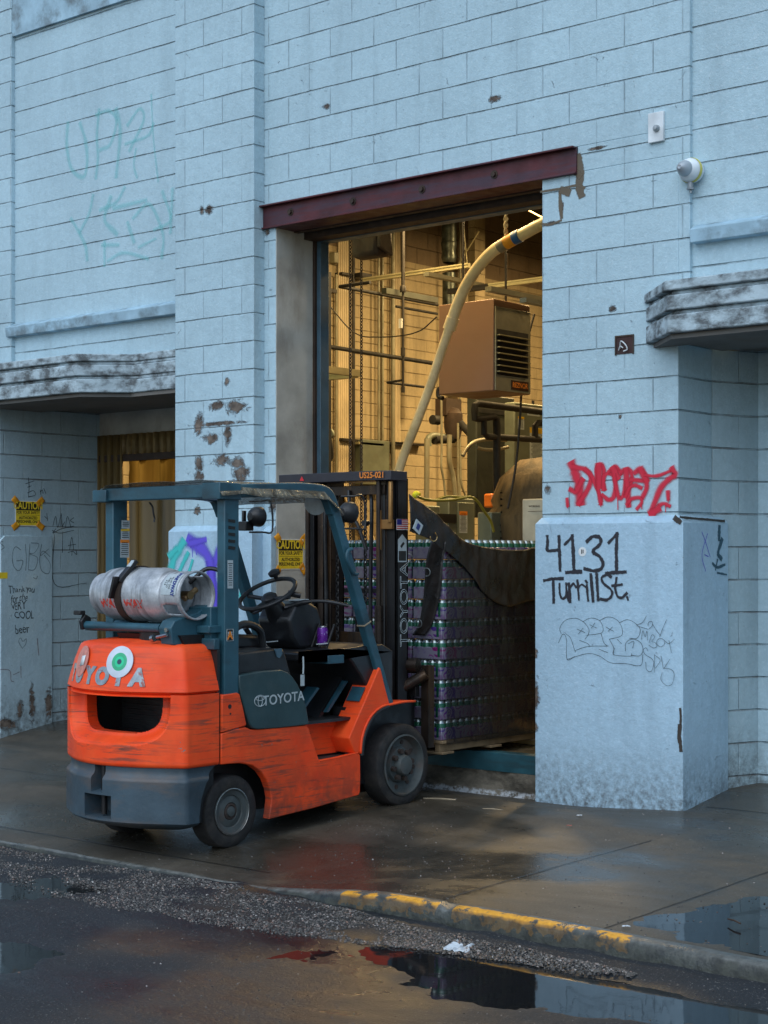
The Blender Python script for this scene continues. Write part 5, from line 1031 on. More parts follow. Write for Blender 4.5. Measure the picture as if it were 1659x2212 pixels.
# ------------------------------------------------------------------ palletised cans on the forks
LX0, LX1, LY0, LZ0, LH = -7.62, -6.60, -.42, .335, .1285
M['canlid'] = plain('can_lid', (.36,.40,.40), .33, .85, var=.15, bump=0); M['cangreen'] = plain('can_green', (.015,.11,.06), .25, .25, var=.3, vs=20, bump=0)
def traymat(nm, base, ink, ink2):
    m = N(nm); v = m.n('ShaderNodeTexVoronoi', feature='SMOOTH_F1'); m.l(m.vec(scale=(1,1,1.2)), v.inputs[0]); v.inputs['Scale'].default_value = 15
    w_ = m.ramp(m.math('SINE', m.math('MULTIPLY', v.outputs[0], 26.)), .1, .35); c = m.mix(m.math('MULTIPLY', w_, m.ramp(m.noise(7), .42, .55)), base, m.mix(m.ramp(m.noise(6), .4, .6), ink, ink2))
    return m.done(c, .22, 0, m.bump(m.noise(18), .25, .006), spec=.6)
M['tray'] = traymat('printed_tray', (.19,.175,.23), (.20,.015,.13), (.06,.03,.18)); M['tray2'] = traymat('printed_tray_b', (.17,.155,.21), (.05,.03,.17), (.17,.015,.11))
def canpart(par, c0):
    b = B(); pr = [(0,.010),(.022,.010),(.0262,.0),(.0285,.006),(.033,.014),(.033,.102),(.0262,.117),(.0272,.120),(.0262,.122),(.0248,.117),(0,.116)]
    b.lathe(pr, c0, (0,0,1), 14, mis=[0,0,0,0,1,0,0,0,0,0]); return obj('can', b, [M['canlid'], M['cangreen']], par)
WX, WY = (LX1-LX0)/4, .40
ORD = ['top', 'second', 'third', 'fourth', 'fifth', 'sixth', 'seventh', 'eighth', 'ninth', 'lowest']
canme = None
def case(ix, iy, L):
    global canme
    x0 = LX0+ix*WX+random.uniform(-.004, .004); y0 = LY0+iy*WY+random.uniform(-.003, .003); z0 = LZ0+(9-L)*LH
    if ix == 3: x0 += random.uniform(-.010, .010)
    row = 'top layer' if L == 0 else 'lowest layer' if L == 9 else ORD[L]+' layer from the top'
    if ix == 3: pos = ('at the corner nearest the mast', 'middle of the street side', 'at the far corner by the pier')[iy]
    else: pos = ('far left behind the mast', 'second from left behind the mast', 'third from left behind the mast')[ix]
    t = thing('beverage_case', (x0+WX/2, y0+WY/2, z0), 'green can tray, %s, %s' % (row, pos), 'case of cans', 'cases of cans stacked on the pallet')
    e = .003
    obj('tray', B().box(x0+e, x0+WX-e, y0+e, y0+WY-e, z0, z0+.080), random.choice([M['tray'], M['tray'], M['tray2']]), t, bev=.006)
    spots = []
    if ix == 3: spots += [(x0+WX-.036, y0+.034+k*.0664) for k in range(6)]
    if iy == 0: spots += [(x0+.032+k*.0638, y0+.036) for k in range(4 if ix < 3 else 3)]
    for sx, sy in spots:
        if canme is None:
            o = canpart(t, (sx, sy, z0+.004)); canme = o.data; canme.transform(Matrix.Translation(-(Vector((sx, sy, z0+.004))-POS[t.name])))
        else: o = bpy.data.objects.new('can', canme); S.collection.objects.link(o); o.parent = t
        o.location = Vector((sx, sy, z0+.004))-Vector(t.location)
for L in range(10):
    for ix in range(4):
        for iy in range(3):
            if ix == 3 or iy == 0: case(ix, iy, L)
pal = thing('pallet', ((LX0+LX1)/2, LY0+.6, .2), 'wooden pallet on the fork tips under the stack of cans', 'pallet')
M['wood'] = plain('pallet_wood', (.22,.15,.08), .8, var=.4, vs=8, bump=.5, bs=30)
for k in range(7): obj('deck_board', B().box(LX0-.02, LX1+.01, LY0-.01+.172*k, LY0+.11+.172*k, LZ0-.020, LZ0-.002), M['wood'], pal, bev=.002)
for k in range(3):
    x = LX0+.02+k*.47; obj('stringer', B().box(x, x+.04, LY0, LY0+1.17, .262, .3145), M['wood'], pal, bev=.002)
for k in (0, 3, 6): obj('bottom_board', B().box(LX0-.02, LX1+.01, LY0-.01+.172*k, LY0+.11+.172*k, .246, .261), M['wood'], pal, bev=.002)
# fabric pallet wrap
m = N('wrap_fabric'); n1 = m.noise(5, det=6); c = m.mix(m.ramp(n1, .35, .65), (.007,.007,.007), (.024,.018,.016)); M['wrapf'] = m.done(c, m.ramp(n1, .3, .7, .22, .45), 0, m.bump(m.math('ADD', m.noise(9, det=6, dist=1.), m.math('MULTIPLY', m.noise(400), .1)), .5, .02))
tw = thing('pallet_wrap', (LX1+.02, LY0, 1.2), 'dark fabric pallet wrap with brass rings sagging over the cans', 'pallet wrap')
wx = LX1+.022
upper = [('d',884,1067),('d',934,1103),('d',965,1135),('d',995,1163),('d',1030,1178),('d',1080,1186),('d',1125,1188),('d',1150,1183),('d',1178,1182)]
lower = [('d',884,1148),('d',925,1163),('d',945,1180),('d',975,1200),('d',1012,1235),('d',1050,1285),('d',1095,1310),('d',1135,1300),('d',1178,1290)]
U = smoothline([onX(a, c_, wx) for _, a, c_ in upper], 5); Lw = smoothline([onX(a, c_, wx) for _, a, c_ in lower], 5)
def wrapfn(i, j):
    k = i*(len(U)-1); a = int(min(k, len(U)-2)); f = k-a; p = U[a].lerp(U[a+1], f); r_ = Lw[a].lerp(Lw[a+1], f); v = p.lerp(r_, j)
    v.x += .014*noise.noise(Vector((v.y*6+v.z*7, v.z*3, 0)))+.010*noise.noise(Vector((v.y*15, v.z*9, 4)))+.03*sin(pi*j)*sst(.9, .2, i)*.5
    return v
obj('side_flap', B().grid(wrapfn, 80, 26), M['wrapf'], tw, sol=.004, smooth=60)
st_ = [('d',948,1170),('d',940,1210),('d',936,1260),('d',928,1310),('d',918,1350),('d',905,1372)]
P_ = smoothline([Vector((-6.64, LY0-.018, 1)) if 0 else onY(a, c_, LY0-.016) for _, a, c_ in st_], 6)
def strapfn(i, j):
    k = i*(len(P_)-1); a = int(min(k, len(P_)-2)); p = P_[a].lerp(P_[a+1], k-a); w_ = .12+.02*sin(i*5); return p+Vector(((j-.5)*w_, -.004*sin(j*6+i*8), 0))
obj('corner_strap', B().grid(strapfn, 30, 6), M['wrapf'], tw, sol=.004)
m = N('load_shade_sheet'); n1 = m.noise(3, m.vec(scale=(1,3,1)), det=5); M['loadshade'] = m.done((.012,.012,.014), .18, 0, m.bump(n1, .35, .03), m.ramp(m.math('ADD', m.math('MULTIPLY', n1, .5), m.xyz()[1]), .30, .85, .55, .86))  # dark see-through sheet puts shade on the load's right face, denser inward
obj('shade_sheet', B().grid(lambda i, j: Vector((wx-.010+.006*noise.noise(Vector((i*7, j*9, 2))), LY0+.03+1.17*i, LZ0-.03+1.22*j)), 40, 40), M['loadshade'], tw, smooth=60)
BR = plain('brass_ring', (.75,.50,.22), .22, .95, bump=0)
for u, v, x, s_ in ((937, 1160, wx+.02, 1), (922, 1236, None, 1), (904, 1347, None, 0), (884, 1205, None, 0)):
    c0 = onX(u, v, x) if x else onY(u, v, LY0-.03); sc_ = .026
    ax = (1, -.3, 0) if x else (.1, -1, 0)
    obj('ring', B().torus(c0, ax, sc_, .0035, 24, 6, arc=4.6, start=2.2 if x else .5), BR if s_ and x else M['canlid'], tw)
c0 = onX(903, 1138, wx+.03); b = B(); t_ = Vector((0,.75,-.45)).normalized(); s2 = Vector((0,.45,.75)).normalized()
lb = obj('packing_label', B().obox(c0-s2*.035, c0+s2*.035, .004, .075, up=t_), M['label'], tw)
obj('print', B().obox(c0-s2*.018+Vector((.003,0,0)), c0+s2*.02+Vector((.003,0,0)), .002, .03, up=t_), BI, lb)

# ------------------------------------------------------------------ warehouse interior
obj('floor', B().box(-8.55, -6.05, .16, 1.26, -.02, .206).box(-12.4, 1, 1.26, 14, -.02, .206), M['floor'], kind='structure')
def tilewall(y0, y1, z0, z1, mat, nm, lab=None): return part(nm, B().box(-12.6, -12.3, y0, y1, z0, z1), mat, label=lab)
tilewall(.4, 14, .2, 4.93, M['tile'], 'interior_wall', 'glazed tile lower part of the inside wall'); tilewall(.4, 14, 4.93, 7.4, M['upper'], 'interior_wall', 'darker block upper part of the inside wall')
part('interior_wall', B().box(-12.6, 1, 14, 14.3, -.1, 7.4), M['upperx']); part('interior_wall', B().box(1, 1.3, .4, 14.3, -.1, 7.4), M['upper'])
part('roof', B().box(-13, 6, -.1, 14.6, 7.4, 7.6), M['soffit'])
for k in range(4): part('roof_joist', B().box(-12.3, 1, 2.5+3*k, 2.62+3*k, 7.0, 7.35), M['rustdark'])
# entry door curtain
m = N('yellow_strip_curtain'); x, y, z = m.xyz(); n1 = m.noise(1, m.vec(scale=(9,9,.7)), det=5)
c = m.mix(m.ramp(n1, .35, .65), (.06,.045,.016), (.16,.115,.042)); M['curtain'] = m.done(c, .4, 0, m.bump(n1, .3, .01)); M['curtain'].node_tree.nodes['Principled BSDF'].inputs['Transmission Weight'].default_value = .0
tr = m.n('ShaderNodeBsdfTranslucent'); m.l(c, tr.inputs[0]); mx = m.n('ShaderNodeMixShader'); mx.inputs[0].default_value = .10; m.l(m.b.outputs[0], mx.inputs[1]); m.l(tr.outputs[0], mx.inputs[2]); m.l(mx.outputs[0], m.out.inputs[0])
ec = thing('door_curtain', (-10.5, 1.12, .1), 'pleated yellow curtain closing the left entry', 'curtain')
def drp(z0, z1): return lambda i, j: Vector((-11.37+2.0*i, 1.10+.035*sin(i*46)+.012*noise.noise(Vector((i*9, j*2, 0))), z0+(z1-z0)*j))
obj('drape', B().grid(drp(.02, 2.10), 160, 8), M['curtain'], ec, smooth=60, recalc=False)
m = N('glow_strip'); n1 = m.noise(1, m.vec(scale=(9,9,.7)), det=5); tr = m.n('ShaderNodeBsdfTranslucent'); m.l(m.mix(m.ramp(n1, .35, .65), (.09,.065,.02), (.22,.16,.055)), tr.inputs[0]); m.l(tr.outputs[0], m.out.inputs[0])  # curtain top split off as translucent, so the glow from inside shows there
obj('upper_drape', B().grid(drp(2.10, 2.38), 160, 4), m.m, ec, smooth=60, recalc=False)
obj('curtain_rail', B().box(-11.7, -9.36, 1.03, 1.09, 2.36, 2.42), M['rustdark'], ec)
m = N('corrugated_panel'); x, y, z = m.xyz(); st = m.noise(1, m.vec(scale=(14,3,1.2)), det=6); M['corr'] = m.done(m.mix(m.ramp(st, .35, .65), (.10,.065,.022), (.24,.16,.06)), .5, .1, m.bump(m.noise(30), .2, .004))
part('corrugated_panel', B().grid(lambda i, j: Vector((-11.71+.34*i, 1.04+.018*(1 if sin(i*24) > 0 else -1), .02+2.58*j)), 80, 2), M['corr'], sol=.003)
part('corrugated_panel', B().grid(lambda i, j: Vector((-11.37+2.0*i, 1.04+.018*(1 if sin(i*140) > 0 else -1), 2.42+.18*j)), 160, 2), M['corr'], sol=.003)

GALV = plain('galvanized_conduit', (.26,.25,.18), .5, .3, var=.25, dirt=(.2,.14,.07), da=.5); CREAM = plain('cream_painted_pipe', (.60,.50,.33), .5, var=.15); DPIPE = plain('dark_iron_pipe', (.025,.022,.02), .5, .3, var=.4)
GREEN = plain('grey_green_enamel', (.15,.17,.125), .5, .1, var=.2, dirt=(.12,.10,.06), da=.4); DGREEN = plain('dark_green_housing', (.035,.04,.03), .55, .1, var=.3)
STRUT = plain('strut_channel', (.42,.38,.22), .45, .4, var=.2); BLKI = plain('black_insulation', (.008,.008,.008), .75, var=.3)
XW = -12.3
def wy(u): return onX(u, 800, XW).y
def conduit(us, r, z0, z1, mat, nm, lab, grp, off=.05, bend=False):
    for k, u in enumerate(us):
        y = wy(u); x = XW+off
        P = [(x, y, z1), (x, y, z0)]
        if bend: P = smoothline([(x,y,z1),(x,y,3.4),(x,y,2.5),(x,y+.02,2.3),(x,y+.40-.0*k,1.7),(x,y+.44,1.4),(x,y+.44,.9)], 5)
        obj(nm, B().tube(P, r, 10), mat, label=lab(k, len(us)), cat='pipe', group=grp)
oth = ['first', 'second', 'third', 'fourth', 'fifth', 'sixth', 'seventh']
conduit([725+4.3*k for k in range(7)], .0115, 1, 6.4, CREAM, 'conduit', lambda k, n: 'cream conduit on the inside wall, %s from left of the bundle that bends' % oth[k], 'cream conduits bending near the panel', bend=True)
conduit([840+4.0*k for k in range(5)], .0110, 1, 6.4, CREAM, 'conduit', lambda k, n: 'cream conduit, %s from left in the straight bundle behind the hose' % oth[k], 'straight cream conduits')
conduit([807, 815.5], .014, .6, 6.4, GALV, 'conduit', lambda k, n: ('left', 'right')[k]+' one of the paired grey green conduits between chains and bundle', 'paired grey green conduits', .08)
conduit([832], .024, .5, 6.6, GALV, 'pipe', lambda k, n: 'thick pale galvanized pipe left of the straight conduit bundle', None, .12)
conduit([715.5], .014, .5, 4.6, GALV, 'conduit', lambda k, n: 'grey green conduit with junction box beside the door frame', None, .08)
conduit([749.5], .018, .5, 6.4, DPIPE, 'pipe', lambda k, n: 'dark iron pipe at the right side of the bending conduits', None, .1)
conduit([951], .012, .5, 6.4, GALV, 'conduit', lambda k, n: 'single grey conduit left of the round flue', None, .3)
for k, v in enumerate((595, 745, 955)): pass
for a, c_, a2, c2, lb in ((718,633,722,640,0),):
    pass
def wallbox(nm, u, v, w_, h, d, mat, lab, cat, x=XW, bev=.008):
    p = onX(u, v, x); t = thing(nm, (x, p.y, p.z-h/2), lab, cat); obj('box', B().box(x, x+d, p.y-w_/2, p.y+w_/2, p.z-h/2, p.z+h/2), mat, t, bev=bev); return t, p
wallbox('junction_box', 716, 558, .07, .12, .08, GALV, 'small junction box at the top of the conduit by the door frame', 'junction box')
wallbox('junction_box', 776, 530, .12, .14, .10, GREEN, 'grey junction box high behind the hoist chains', 'junction box')
t, p = wallbox('electrical_box', 789, 1000, .48, .50, .16, GREEN, 'olive electrical panel above the mast between conduit bundles', 'electrical panel')
# shelf-like wall rails (unistrut cross straps)
def wrail(u0, u1, v, h, mat, lab, off=.11):
    p0, p1 = onX(u0, v, XW), onX(u1, v, XW); z = p0.z; obj('wall_strut', B().box(XW+.0, XW+off, p0.y, p1.y, z-h/2, z+h/2), mat, label=lab, cat='strut channel')
wrail(693, 712, 628, .04, DPIPE, 'short dark strut on the inside wall next to the door frame'); wrail(724, 757, 592, .025, DPIPE, 'upper strut clamping the bending conduits')
wrail(724, 870, 950, .03, DPIPE, 'long strut below the conduits above the mast'); wrail(752, 806, 958, .025, STRUT, 'pale strut just above the olive panel', .16)
wrail(752, 775, 597, .05, DPIPE, 'dark strut end left of the beam clamp', .2); wrail(840, 905, 957, .02, DPIPE, 'thin dark pipe right of the straight conduits')
# black pipes along the wall
def line(nm, pts, r, mat, lab, cat='pipe', sm=0, seg=12, **k):
    P = smoothline(pts, sm) if sm else pts; return obj(nm, B().tube(P, r, seg), mat, label=lab, cat=cat, **k)
xa = -11.2
p0, p1 = onX(680, 744, xa), onX(940, 787, xa); line('pipe', [Vector((xa, p0.y, p0.z)), Vector((xa, p1.y, p0.z-.02))], .022, BLKI, 'fat black insulated pipe crossing the conduits at mid height')
p0, p1 = onX(856, 662, xa), onX(945, 683, xa); line('pipe', [Vector((xa, p0.y, p0.z)), Vector((xa, p1.y, p0.z))], .014, BLKI, 'black pipe crossing behind the valve drop pipe')
xb = -10.6
p0, p1 = onX(734, 619, xb), onX(945, 652, xb); line('pipe', [Vector((xb, p0.y, p0.z)), Vector((xb, p1.y, p0.z))], .017, BLKI, 'black pipe running back from the elbow under the strut beam')
pe = onX(734, 619, xb); pe2 = onY(800, 603, pe.y); line('pipe', [pe, Vector((pe2.x, pe.y, pe.z))], .017, BLKI, 'short black pipe joining the elbow at the strut beam')
# strut beams parallel to the facade
def beam(u0, v0, u1, v1, y, w_, h, mat, lab):
    a, c_ = onY(u0, v0, y), onY(u1, v1, y); z = (a.z+c_.z)/2; t = obj('strut_beam', B().box(a.x, c_.x, y-w_/2, y+w_/2, z-h/2, z+h/2).box(a.x, c_.x, y-w_/2-.004, y-w_/2, z+h*.18, z+h/2).box(a.x, c_.x, y-w_/2-.004, y-w_/2, z-h/2, z-h*.18), mat, label=lab, cat='strut channel'); return a, c_, z
beam(784, 605, 1014, 574, 3.6, .04, .042, STRUT, 'long pale strut beam crossing in front of the flue')
beam(1058, 621, 1185, 599, 3.0, .04, .042, STRUT, 'pale strut beam above the heater at the right'); beam(970, 632, 1056, 617, 3.0, .05, .045, DPIPE, 'dark strut beam above the left half of the heater')
def beamn(u0, v0, u1, v1, x, h, mat, lab):
    a, c_ = onX(u0, v0, x), onX(u1, v1, x); obj('strut_beam', B().box(x-.03, x+.03, a.y, c_.y, a.z-h/2, a.z+h/2), mat, label=lab, cat='strut channel')
beamn(921, 592, 1040, 614, -9.0, .035, GALV, 'bright galvanized beam running back behind the hose'); beamn(1055, 624, 1180, 634, -7.9, .04, GALV, 'galvanized beam over the louvres at the right'); beamn(1130, 648, 1180, 658, -7.3, .035, GALV, 'lower galvanized beam right of the louvres'); beamn(680, 795, 775, 808, -9.3, .055, STRUT, 'olive channel of the triangular bracket near the chains')
a, c_, z_ = beam(695, 817, 770, 806, onX(772, 808, -9.3).y, .05, .06, STRUT, 'front channel of the triangular bracket near the chains')
beamn(830, 628, 942, 645, -10.4, .055, DGREEN, 'wide olive tray hanging over the black pipe')
# valve drop pipe
yv = 3.4; top_ = onY(871, 490, yv); bt = onY(873, 843, yv)
vp = thing('drop_pipe', (top_.x, yv, bt.z), 'dark vertical valve pipe hanging in front of the tile wall', 'pipe')
obj('pipe_run', B().cyl(Vector((top_.x, yv, 4.6)), Vector((top_.x, yv, bt.z)), .012, 12).cyl(Vector((top_.x, yv, 4.6)), onY(871, 625, yv), .018, 12), DPIPE, vp)
cc_ = onY(871, 625, yv); obj('coupling', B().lathe([(.01,-.03),(.03,-.025),(.032,.0),(.026,.03),(.018,.035)], Vector((top_.x, yv, cc_.z)), (0,0,1), 18), DPIPE, vp)
cc_ = onY(870, 698, yv); obj('valve_tag', B().box(top_.x-.03, top_.x+.01, yv-.03, yv-.022, cc_.z-.05, cc_.z+.04), M['signw'], vp)
cc_ = onY(872, 760, yv); obj('union', B().cyl(Vector((top_.x, yv, cc_.z-.04)), Vector((top_.x, yv, cc_.z+.04)), .020, 8), DPIPE, vp); obj('end_cap', B().cyl(Vector((top_.x, yv, bt.z-.02)), Vector((top_.x, yv, bt.z+.03)), .018, 8), DPIPE, vp)
pb0 = onY(837, 826, yv); pb1 = onX(915, 835, pb0.x); line('pipe', [pb0, Vector((pb0.x, pb1.y, pb0.z))], .013, BLKI, 'small black pipe at the foot of the valve drop pipe'); line('pipe', [pb0, onY(871, 821, yv)], .011, BLKI, 'short black branch joining the valve drop pipe')
# hoist with two chains behind the header
hx = onY(810, 515, .9)
ho = thing('chain_hoist', (hx.x, .9, 3.9), 'dark door hoist motor behind the door header with hanging chains', 'hoist')
obj('motor_body', B().prx([(.80,3.80),(.80,4.15),(1.0,4.15),(1.0,3.83),(.95,3.79),(.85,3.79)], hx.x-.16, hx.x+.10), M['rustdark'], ho, bev=.03)
obj('bracket', B().prx([(.8,3.85),(.8,4.2),(.86,4.2),(.95,3.8)], hx.x+.11, hx.x+.14), M['rustdark'], ho)
for k, u in enumerate((757, 781)):
    p0 = onY(u, 500, .75+.15*k); obj('hoist_chain', chain(B(), (p0.x, .75+.15*k, 4.0), (p0.x, .75+.15*k, 1.2), (1,0,0), .034, .0042), M['rustdark'], ho)
# hanging cable loop
ycb = 2.6
line('cable', [onY(a, c_, ycb) for a, c_ in ((690,630),(708,655),(730,682),(755,710),(782,726),(815,728),(850,727),(885,722),(912,712),(932,695),(944,684))], .006, DPIPE, 'dark cable hanging in a long loop across the doorway view', 'cable', sm=4, seg=6)
# flue
uf = 970; yf = 6.2; f0 = onY(uf, 560, yf)
flu = thing('flue_pipe', (f0.x, yf, 3.6), 'round galvanized flue rising behind the hose', 'flue')
M['flue'] = plain('spangled_galvanized', (.10,.115,.10), .4, .6, var=.7, vs=14)
obj('duct', B().cyl((f0.x, yf, 3.5), (f0.x, yf, onY(uf, 590, yf).z), .075, 28).cyl((f0.x, yf, onY(uf, 530, yf).z), (f0.x, yf, 6.9), .085, 28), M['flue'], flu)
obj('collar', B().lathe([(.07,-.12),(.08,-.10),(.088,-.06),(.078,.0),(.086,.06),(.093,.10),(.088,.12)], (f0.x, yf, onY(uf, 545, yf).z), (0,0,1), 28), M['flue'], flu)
part('steel_column', B().box(onY(1030, 500, 7).x-.05, onY(1030, 500, 7).x+.05, 6.9, 7.1, .2, 7.2), M['tile'])
for (a, c_), (d_, e_), y_, lb in (((1000,610),(1018,690),0,''),): pass
line('brace_rod', [onY(1035, 500, 6), onY(985, 580, 6)], .008, STRUT, 'upper diagonal brace rod left of the rope', 'brace'); line('brace_rod', [onY(1002, 490, 6), onY(1010, 580, 6)], .007, STRUT, 'steep brace rod beside the flue', 'brace')
line('brace_rod', [onY(1115, 440, 4), onY(1172, 470, 4)], .008, CREAM, 'pale rod in the upper right corner of the doorway', 'brace')
# unit heater
hy = 2.0; a0 = onY(948, 853, hy); a1 = onY(1067, 650, hy); zb_, zt = a0.z, a1.z+.02; hd = .50
M['heat'] = plain('brown_beige_enamel', (.23,.125,.075), .5, .1, var=.12, vs=2, dirt=(.2,.09,.05), da=.3); M['heatf'] = plain('heater_face', (.30,.28,.20), .4, .3, var=.2)
ht = thing('unit_heater', ((a0.x+a1.x)/2, hy+.25, zb_), 'big brown suspended unit heater with louvred side and nameplate', 'heater')
obj('casing', B().box(a0.x, a1.x, hy, hy+hd, zb_, zt), M['heat'], ht, bev=.008)
lf = obj('louvre_face', B().box(a1.x, a1.x+.012, hy+.01, hy+hd-.01, zb_+.005, zt-.06), M['heatf'], ht, bev=.002)
obj('opening', B().box(a1.x+.0125, a1.x+.014, hy+.025, hy+hd-.045, zb_+.13, zt-.24), M['ink'], lf)
for k in range(7):
    z0 = zb_+.155+k*(zt-zb_-.42)/6.5; obj('louvre_blade', B().obox((a1.x+.02, hy+.025, z0), (a1.x+.02, hy+hd-.05, z0), .045, .007), STRUT, lf)
npz = zb_+.062; npl = obj('nameplate', B().box(a1.x+.0125, a1.x+.017, hy+.22, hy+.455, npz-.038, npz+.038), plain('dark_nameplate', (.05,.02,.012), .4), ht)
text('lettering', 'REZNOR', .058, (a1.x+.0175, hy+.338, npz), (0,1,0), (0,0,1), OB, npl, xs=.92, off=.001)
obj('gas_elbow', B().tube(smoothline([(a0.x-.02,hy+.1,zb_+.06),(a0.x-.06,hy+.08,zb_+.06),(a0.x-.065,hy+.08,zb_+.0),(a0.x-.02,hy+.08,zb_-.02)], 4), .02, 10), DPIPE, ht)
for dx in (.06, .5): obj('hanger_rod', B().cyl((a0.x+dx, hy+.25, zt), (a0.x+dx, hy+.25, 6.9), .01, 8), DPIPE, ht)
# the big cream hose
yh = 1.6
def h3(a, c_): return onY(*q('3', a, c_), yh)
HP = [h3(*p) for p in ((765,1960),(812,1800),(890,1600),(965,1400),(1030,1200),(1078,1060))]; HP2 = [h3(*p) for p in ((1078,1060),(1112,960),(1160,850),(1225,745),(1310,650),(1400,592),(1490,545),(1600,487),(1800,400),(2000,360))]
ho_ = thing('grain_hose', (HP[-1].x, yh, HP[-1].z), 'thick cream hose arching up across the doorway', 'hose')
M['hose'] = plain('cream_hose', (.74,.60,.36), .4, var=.15, vs=5, dirt=(.35,.25,.1), da=.5)
obj('lower_run', B().tube(smoothline(HP, 5), .038, 20), M['hose'], ho_); obj('upper_run', B().tube(smoothline(HP2, 6), .046, 20), M['hose'], ho_)
obj('sleeve', B().tube([h3(1078,1062)+(h3(1078,1062)-h3(1092,1020))*.6, h3(1092,1020)], .052, 20), M['hose'], ho_)
BLUE = plain('blue_tape', (.015,.10,.32), .4, bump=.4, bs=30); SIL = plain('grey_duct_tape', (.22,.20,.16), .45, .2, bump=.6, bs=30)
obj('tape_wrap', B().tube([h3(1392,597), h3(1440,570)], .051, 20), M['tape'], ho_); obj('tape_wrap', B().tube([h3(1440,570), h3(1475,552)], .0515, 20), BLUE, ho_); obj('tape_wrap', B().tube([h3(1355,622), h3(1392,597)], .049, 20), SIL, ho_)
c0 = h3(1392, 597); b = B(); 
for ph in (0, pi): b.tube([c0+Vector((.010*cos(t*.9+ph)-.0*t, .010*sin(t*.9+ph), .03+t*.014)) for t in range(60)], .009, 6)
line_r = obj('rope', b, CREAM, label='twisted pale rope holding up the hose at the tape', cat='rope')
# cabinets and plant at the back right
def cab(nm, u0, v0, u1, v1, y, d, mat, lab, cat, bev=.01):
    a, c_ = onY(u0, v0, y), onY(u1, v1, y); t = thing(nm, ((a.x+c_.x)/2, y, c_.z), lab, cat)
    obj('housing', B().box(min(a.x, c_.x), max(a.x, c_.x), y, y+d, min(a.z, c_.z), max(a.z, c_.z)), mat, t, bev=bev); return t, a, c_
PX = -9.9     # side-facing plant further in
def cabx(nm, u0, v0, u1, v1, x, d, mat, lab, cat):
    a, c_ = onX(u0, v0, x), onX(u1, v1, x); z0, z1 = sorted((a.z, c_.z)); t = thing(nm, (x, (a.y+c_.y)/2, z0), lab, cat)
    obj('housing', B().box(x-d, x, a.y, c_.y, z0, z1), mat, t, bev=.012); return t, a, c_, z0, z1
t, a, c_, z0, z1 = cabx('air_handler', 1030, 850, 1112, 1120, -9.6, .12, DGREEN, 'dark green air handler casing behind the black pipework', 'air handler')
obj('seam', B().box(-9.598, -9.594, a.y+.02, c_.y-.02, z0+1.0, z0+1.04).box(-9.598, -9.594, a.y+.9, a.y+.94, z0, z1), M['ink'], t)
t, a, c_, z0, z1 = cabx('control_cabinet', 1112, 868, 1230, 1040, -9.1, .12, GREEN, 'pale grey control cabinet with stickers beside the pier', 'cabinet')
for dy, dz, w_, h_, mm in ((.35,.62,.22,.30,'signw'),(.10,.95,.10,.12,'signw'),(.62,.95,.12,.14,'signw'),(.30,1.15,.2,.06,'signw')):
    pp = sticker(t, (-9.1, a.y+dy, z0+dz*(z1-z0)/1.3), w_, h_, band=YB)
t, a, c_, z0, z1 = cabx('electrical_cabinet', 970, 1075, 1026, 1175, -9.4, .15, GREEN, 'grey electrical cabinet with warning label above the cans', 'electrical cabinet')
obj('door', B().box(-9.4, -9.385, a.y+.12, c_.y-.03, z0+.03, z1-.04), GREEN, t, bev=.004); sticker(t, (-9.385, (a.y+c_.y)/2, z1-.22), .12, .20, band=OB)
t, a, c_, z0, z1 = cabx('electrical_cabinet', 925, 1092, 952, 1180, -9.4, .15, GREEN, 'narrower grey cabinet with black window left of the labelled one', 'electrical cabinet'); obj('window', B().box(-9.4, -9.39, a.y+.1, a.y+.4, z1-.15, z1-.07), M['ink'], t)
t, a, c_, z0, z1 = cabx('perforated_cabinet', 1062, 1106, 1128, 1190, -8.4, .15, GREEN, 'low grey perforated metal cabinet above the cans', 'cabinet')
b = B()
for i in range(14):
    for j in range(8): b.box(-8.3995, -8.397, a.y+.12+i*.085, a.y+.15+i*.085, z0+.1+j*.055, z0+.115+j*.055)
obj('perforation', b, M['ink'], t)
t, a, c_ = cab('appliance_box', 1128, 1078, 1215, 1190, 2.0, .5, plain('off_white_board', (.45,.43,.34), .6, bump=0), 'off white appliance box standing beside the pier edge', 'box')
obj('panel_line', B().box(a.x+.06, c_.x, 1.996, 1.999, a.z-.10, a.z-.097).box(a.x+.06, c_.x, 1.996, 1.999, a.z-.36, a.z-.357), M['ink'], t); text('lettering', 'WORKING', .022, (a.x+.12, 1.998, a.z-.06), (1,0,0), (0,0,1), M['ink'], t)
p = onX(1058, 1082, -8.8); ct = thing('control_pendant', (p.x, p.y, p.z-.1), 'bright orange control box hanging on the black standpipe', 'control box')
obj('case', B().box(p.x, p.x+.1, p.y-.09, p.y+.09, p.z-.06, p.z+.06), plain('bright_orange', (.85,.20,.02), .4), ct, bev=.015); obj('cover', B().box(p.x-.04, p.x+.06, p.y+.09, p.y+.16, p.z-.05, p.z+.07), GREEN, ct, bev=.01); obj('plug', B().cyl((p.x+.05,p.y,p.z-.12),(p.x+.05,p.y,p.z-.06),.02,12), BLKI, ct)
xq = -8.7
def dd(a, c_, x=xq): return onX(*q('D', a, c_), x)
line('pipe', [dd(1560,560), dd(700,450), dd(655,470), dd(650,560), dd(655,640), dd(700,648), dd(900,618), dd(930,640), dd(938,760), dd(940,1300), dd(945,1830)], [.030]*7+[.034]*4, BLKI, 'thick black insulated pipe with elbows standing in front of the green casing')
line('pipe', [dd(770,640), dd(775,840), dd(820,875), dd(930,880), dd(1560,918)], .028, BLKI, 'lower black insulated pipe branching toward the pier')
line('pipe', [dd(1430,880), dd(1430,740), dd(1470,700), dd(1600,700)], .030, BLKI, 'black elbow rising from the lower pipe beside the pier')
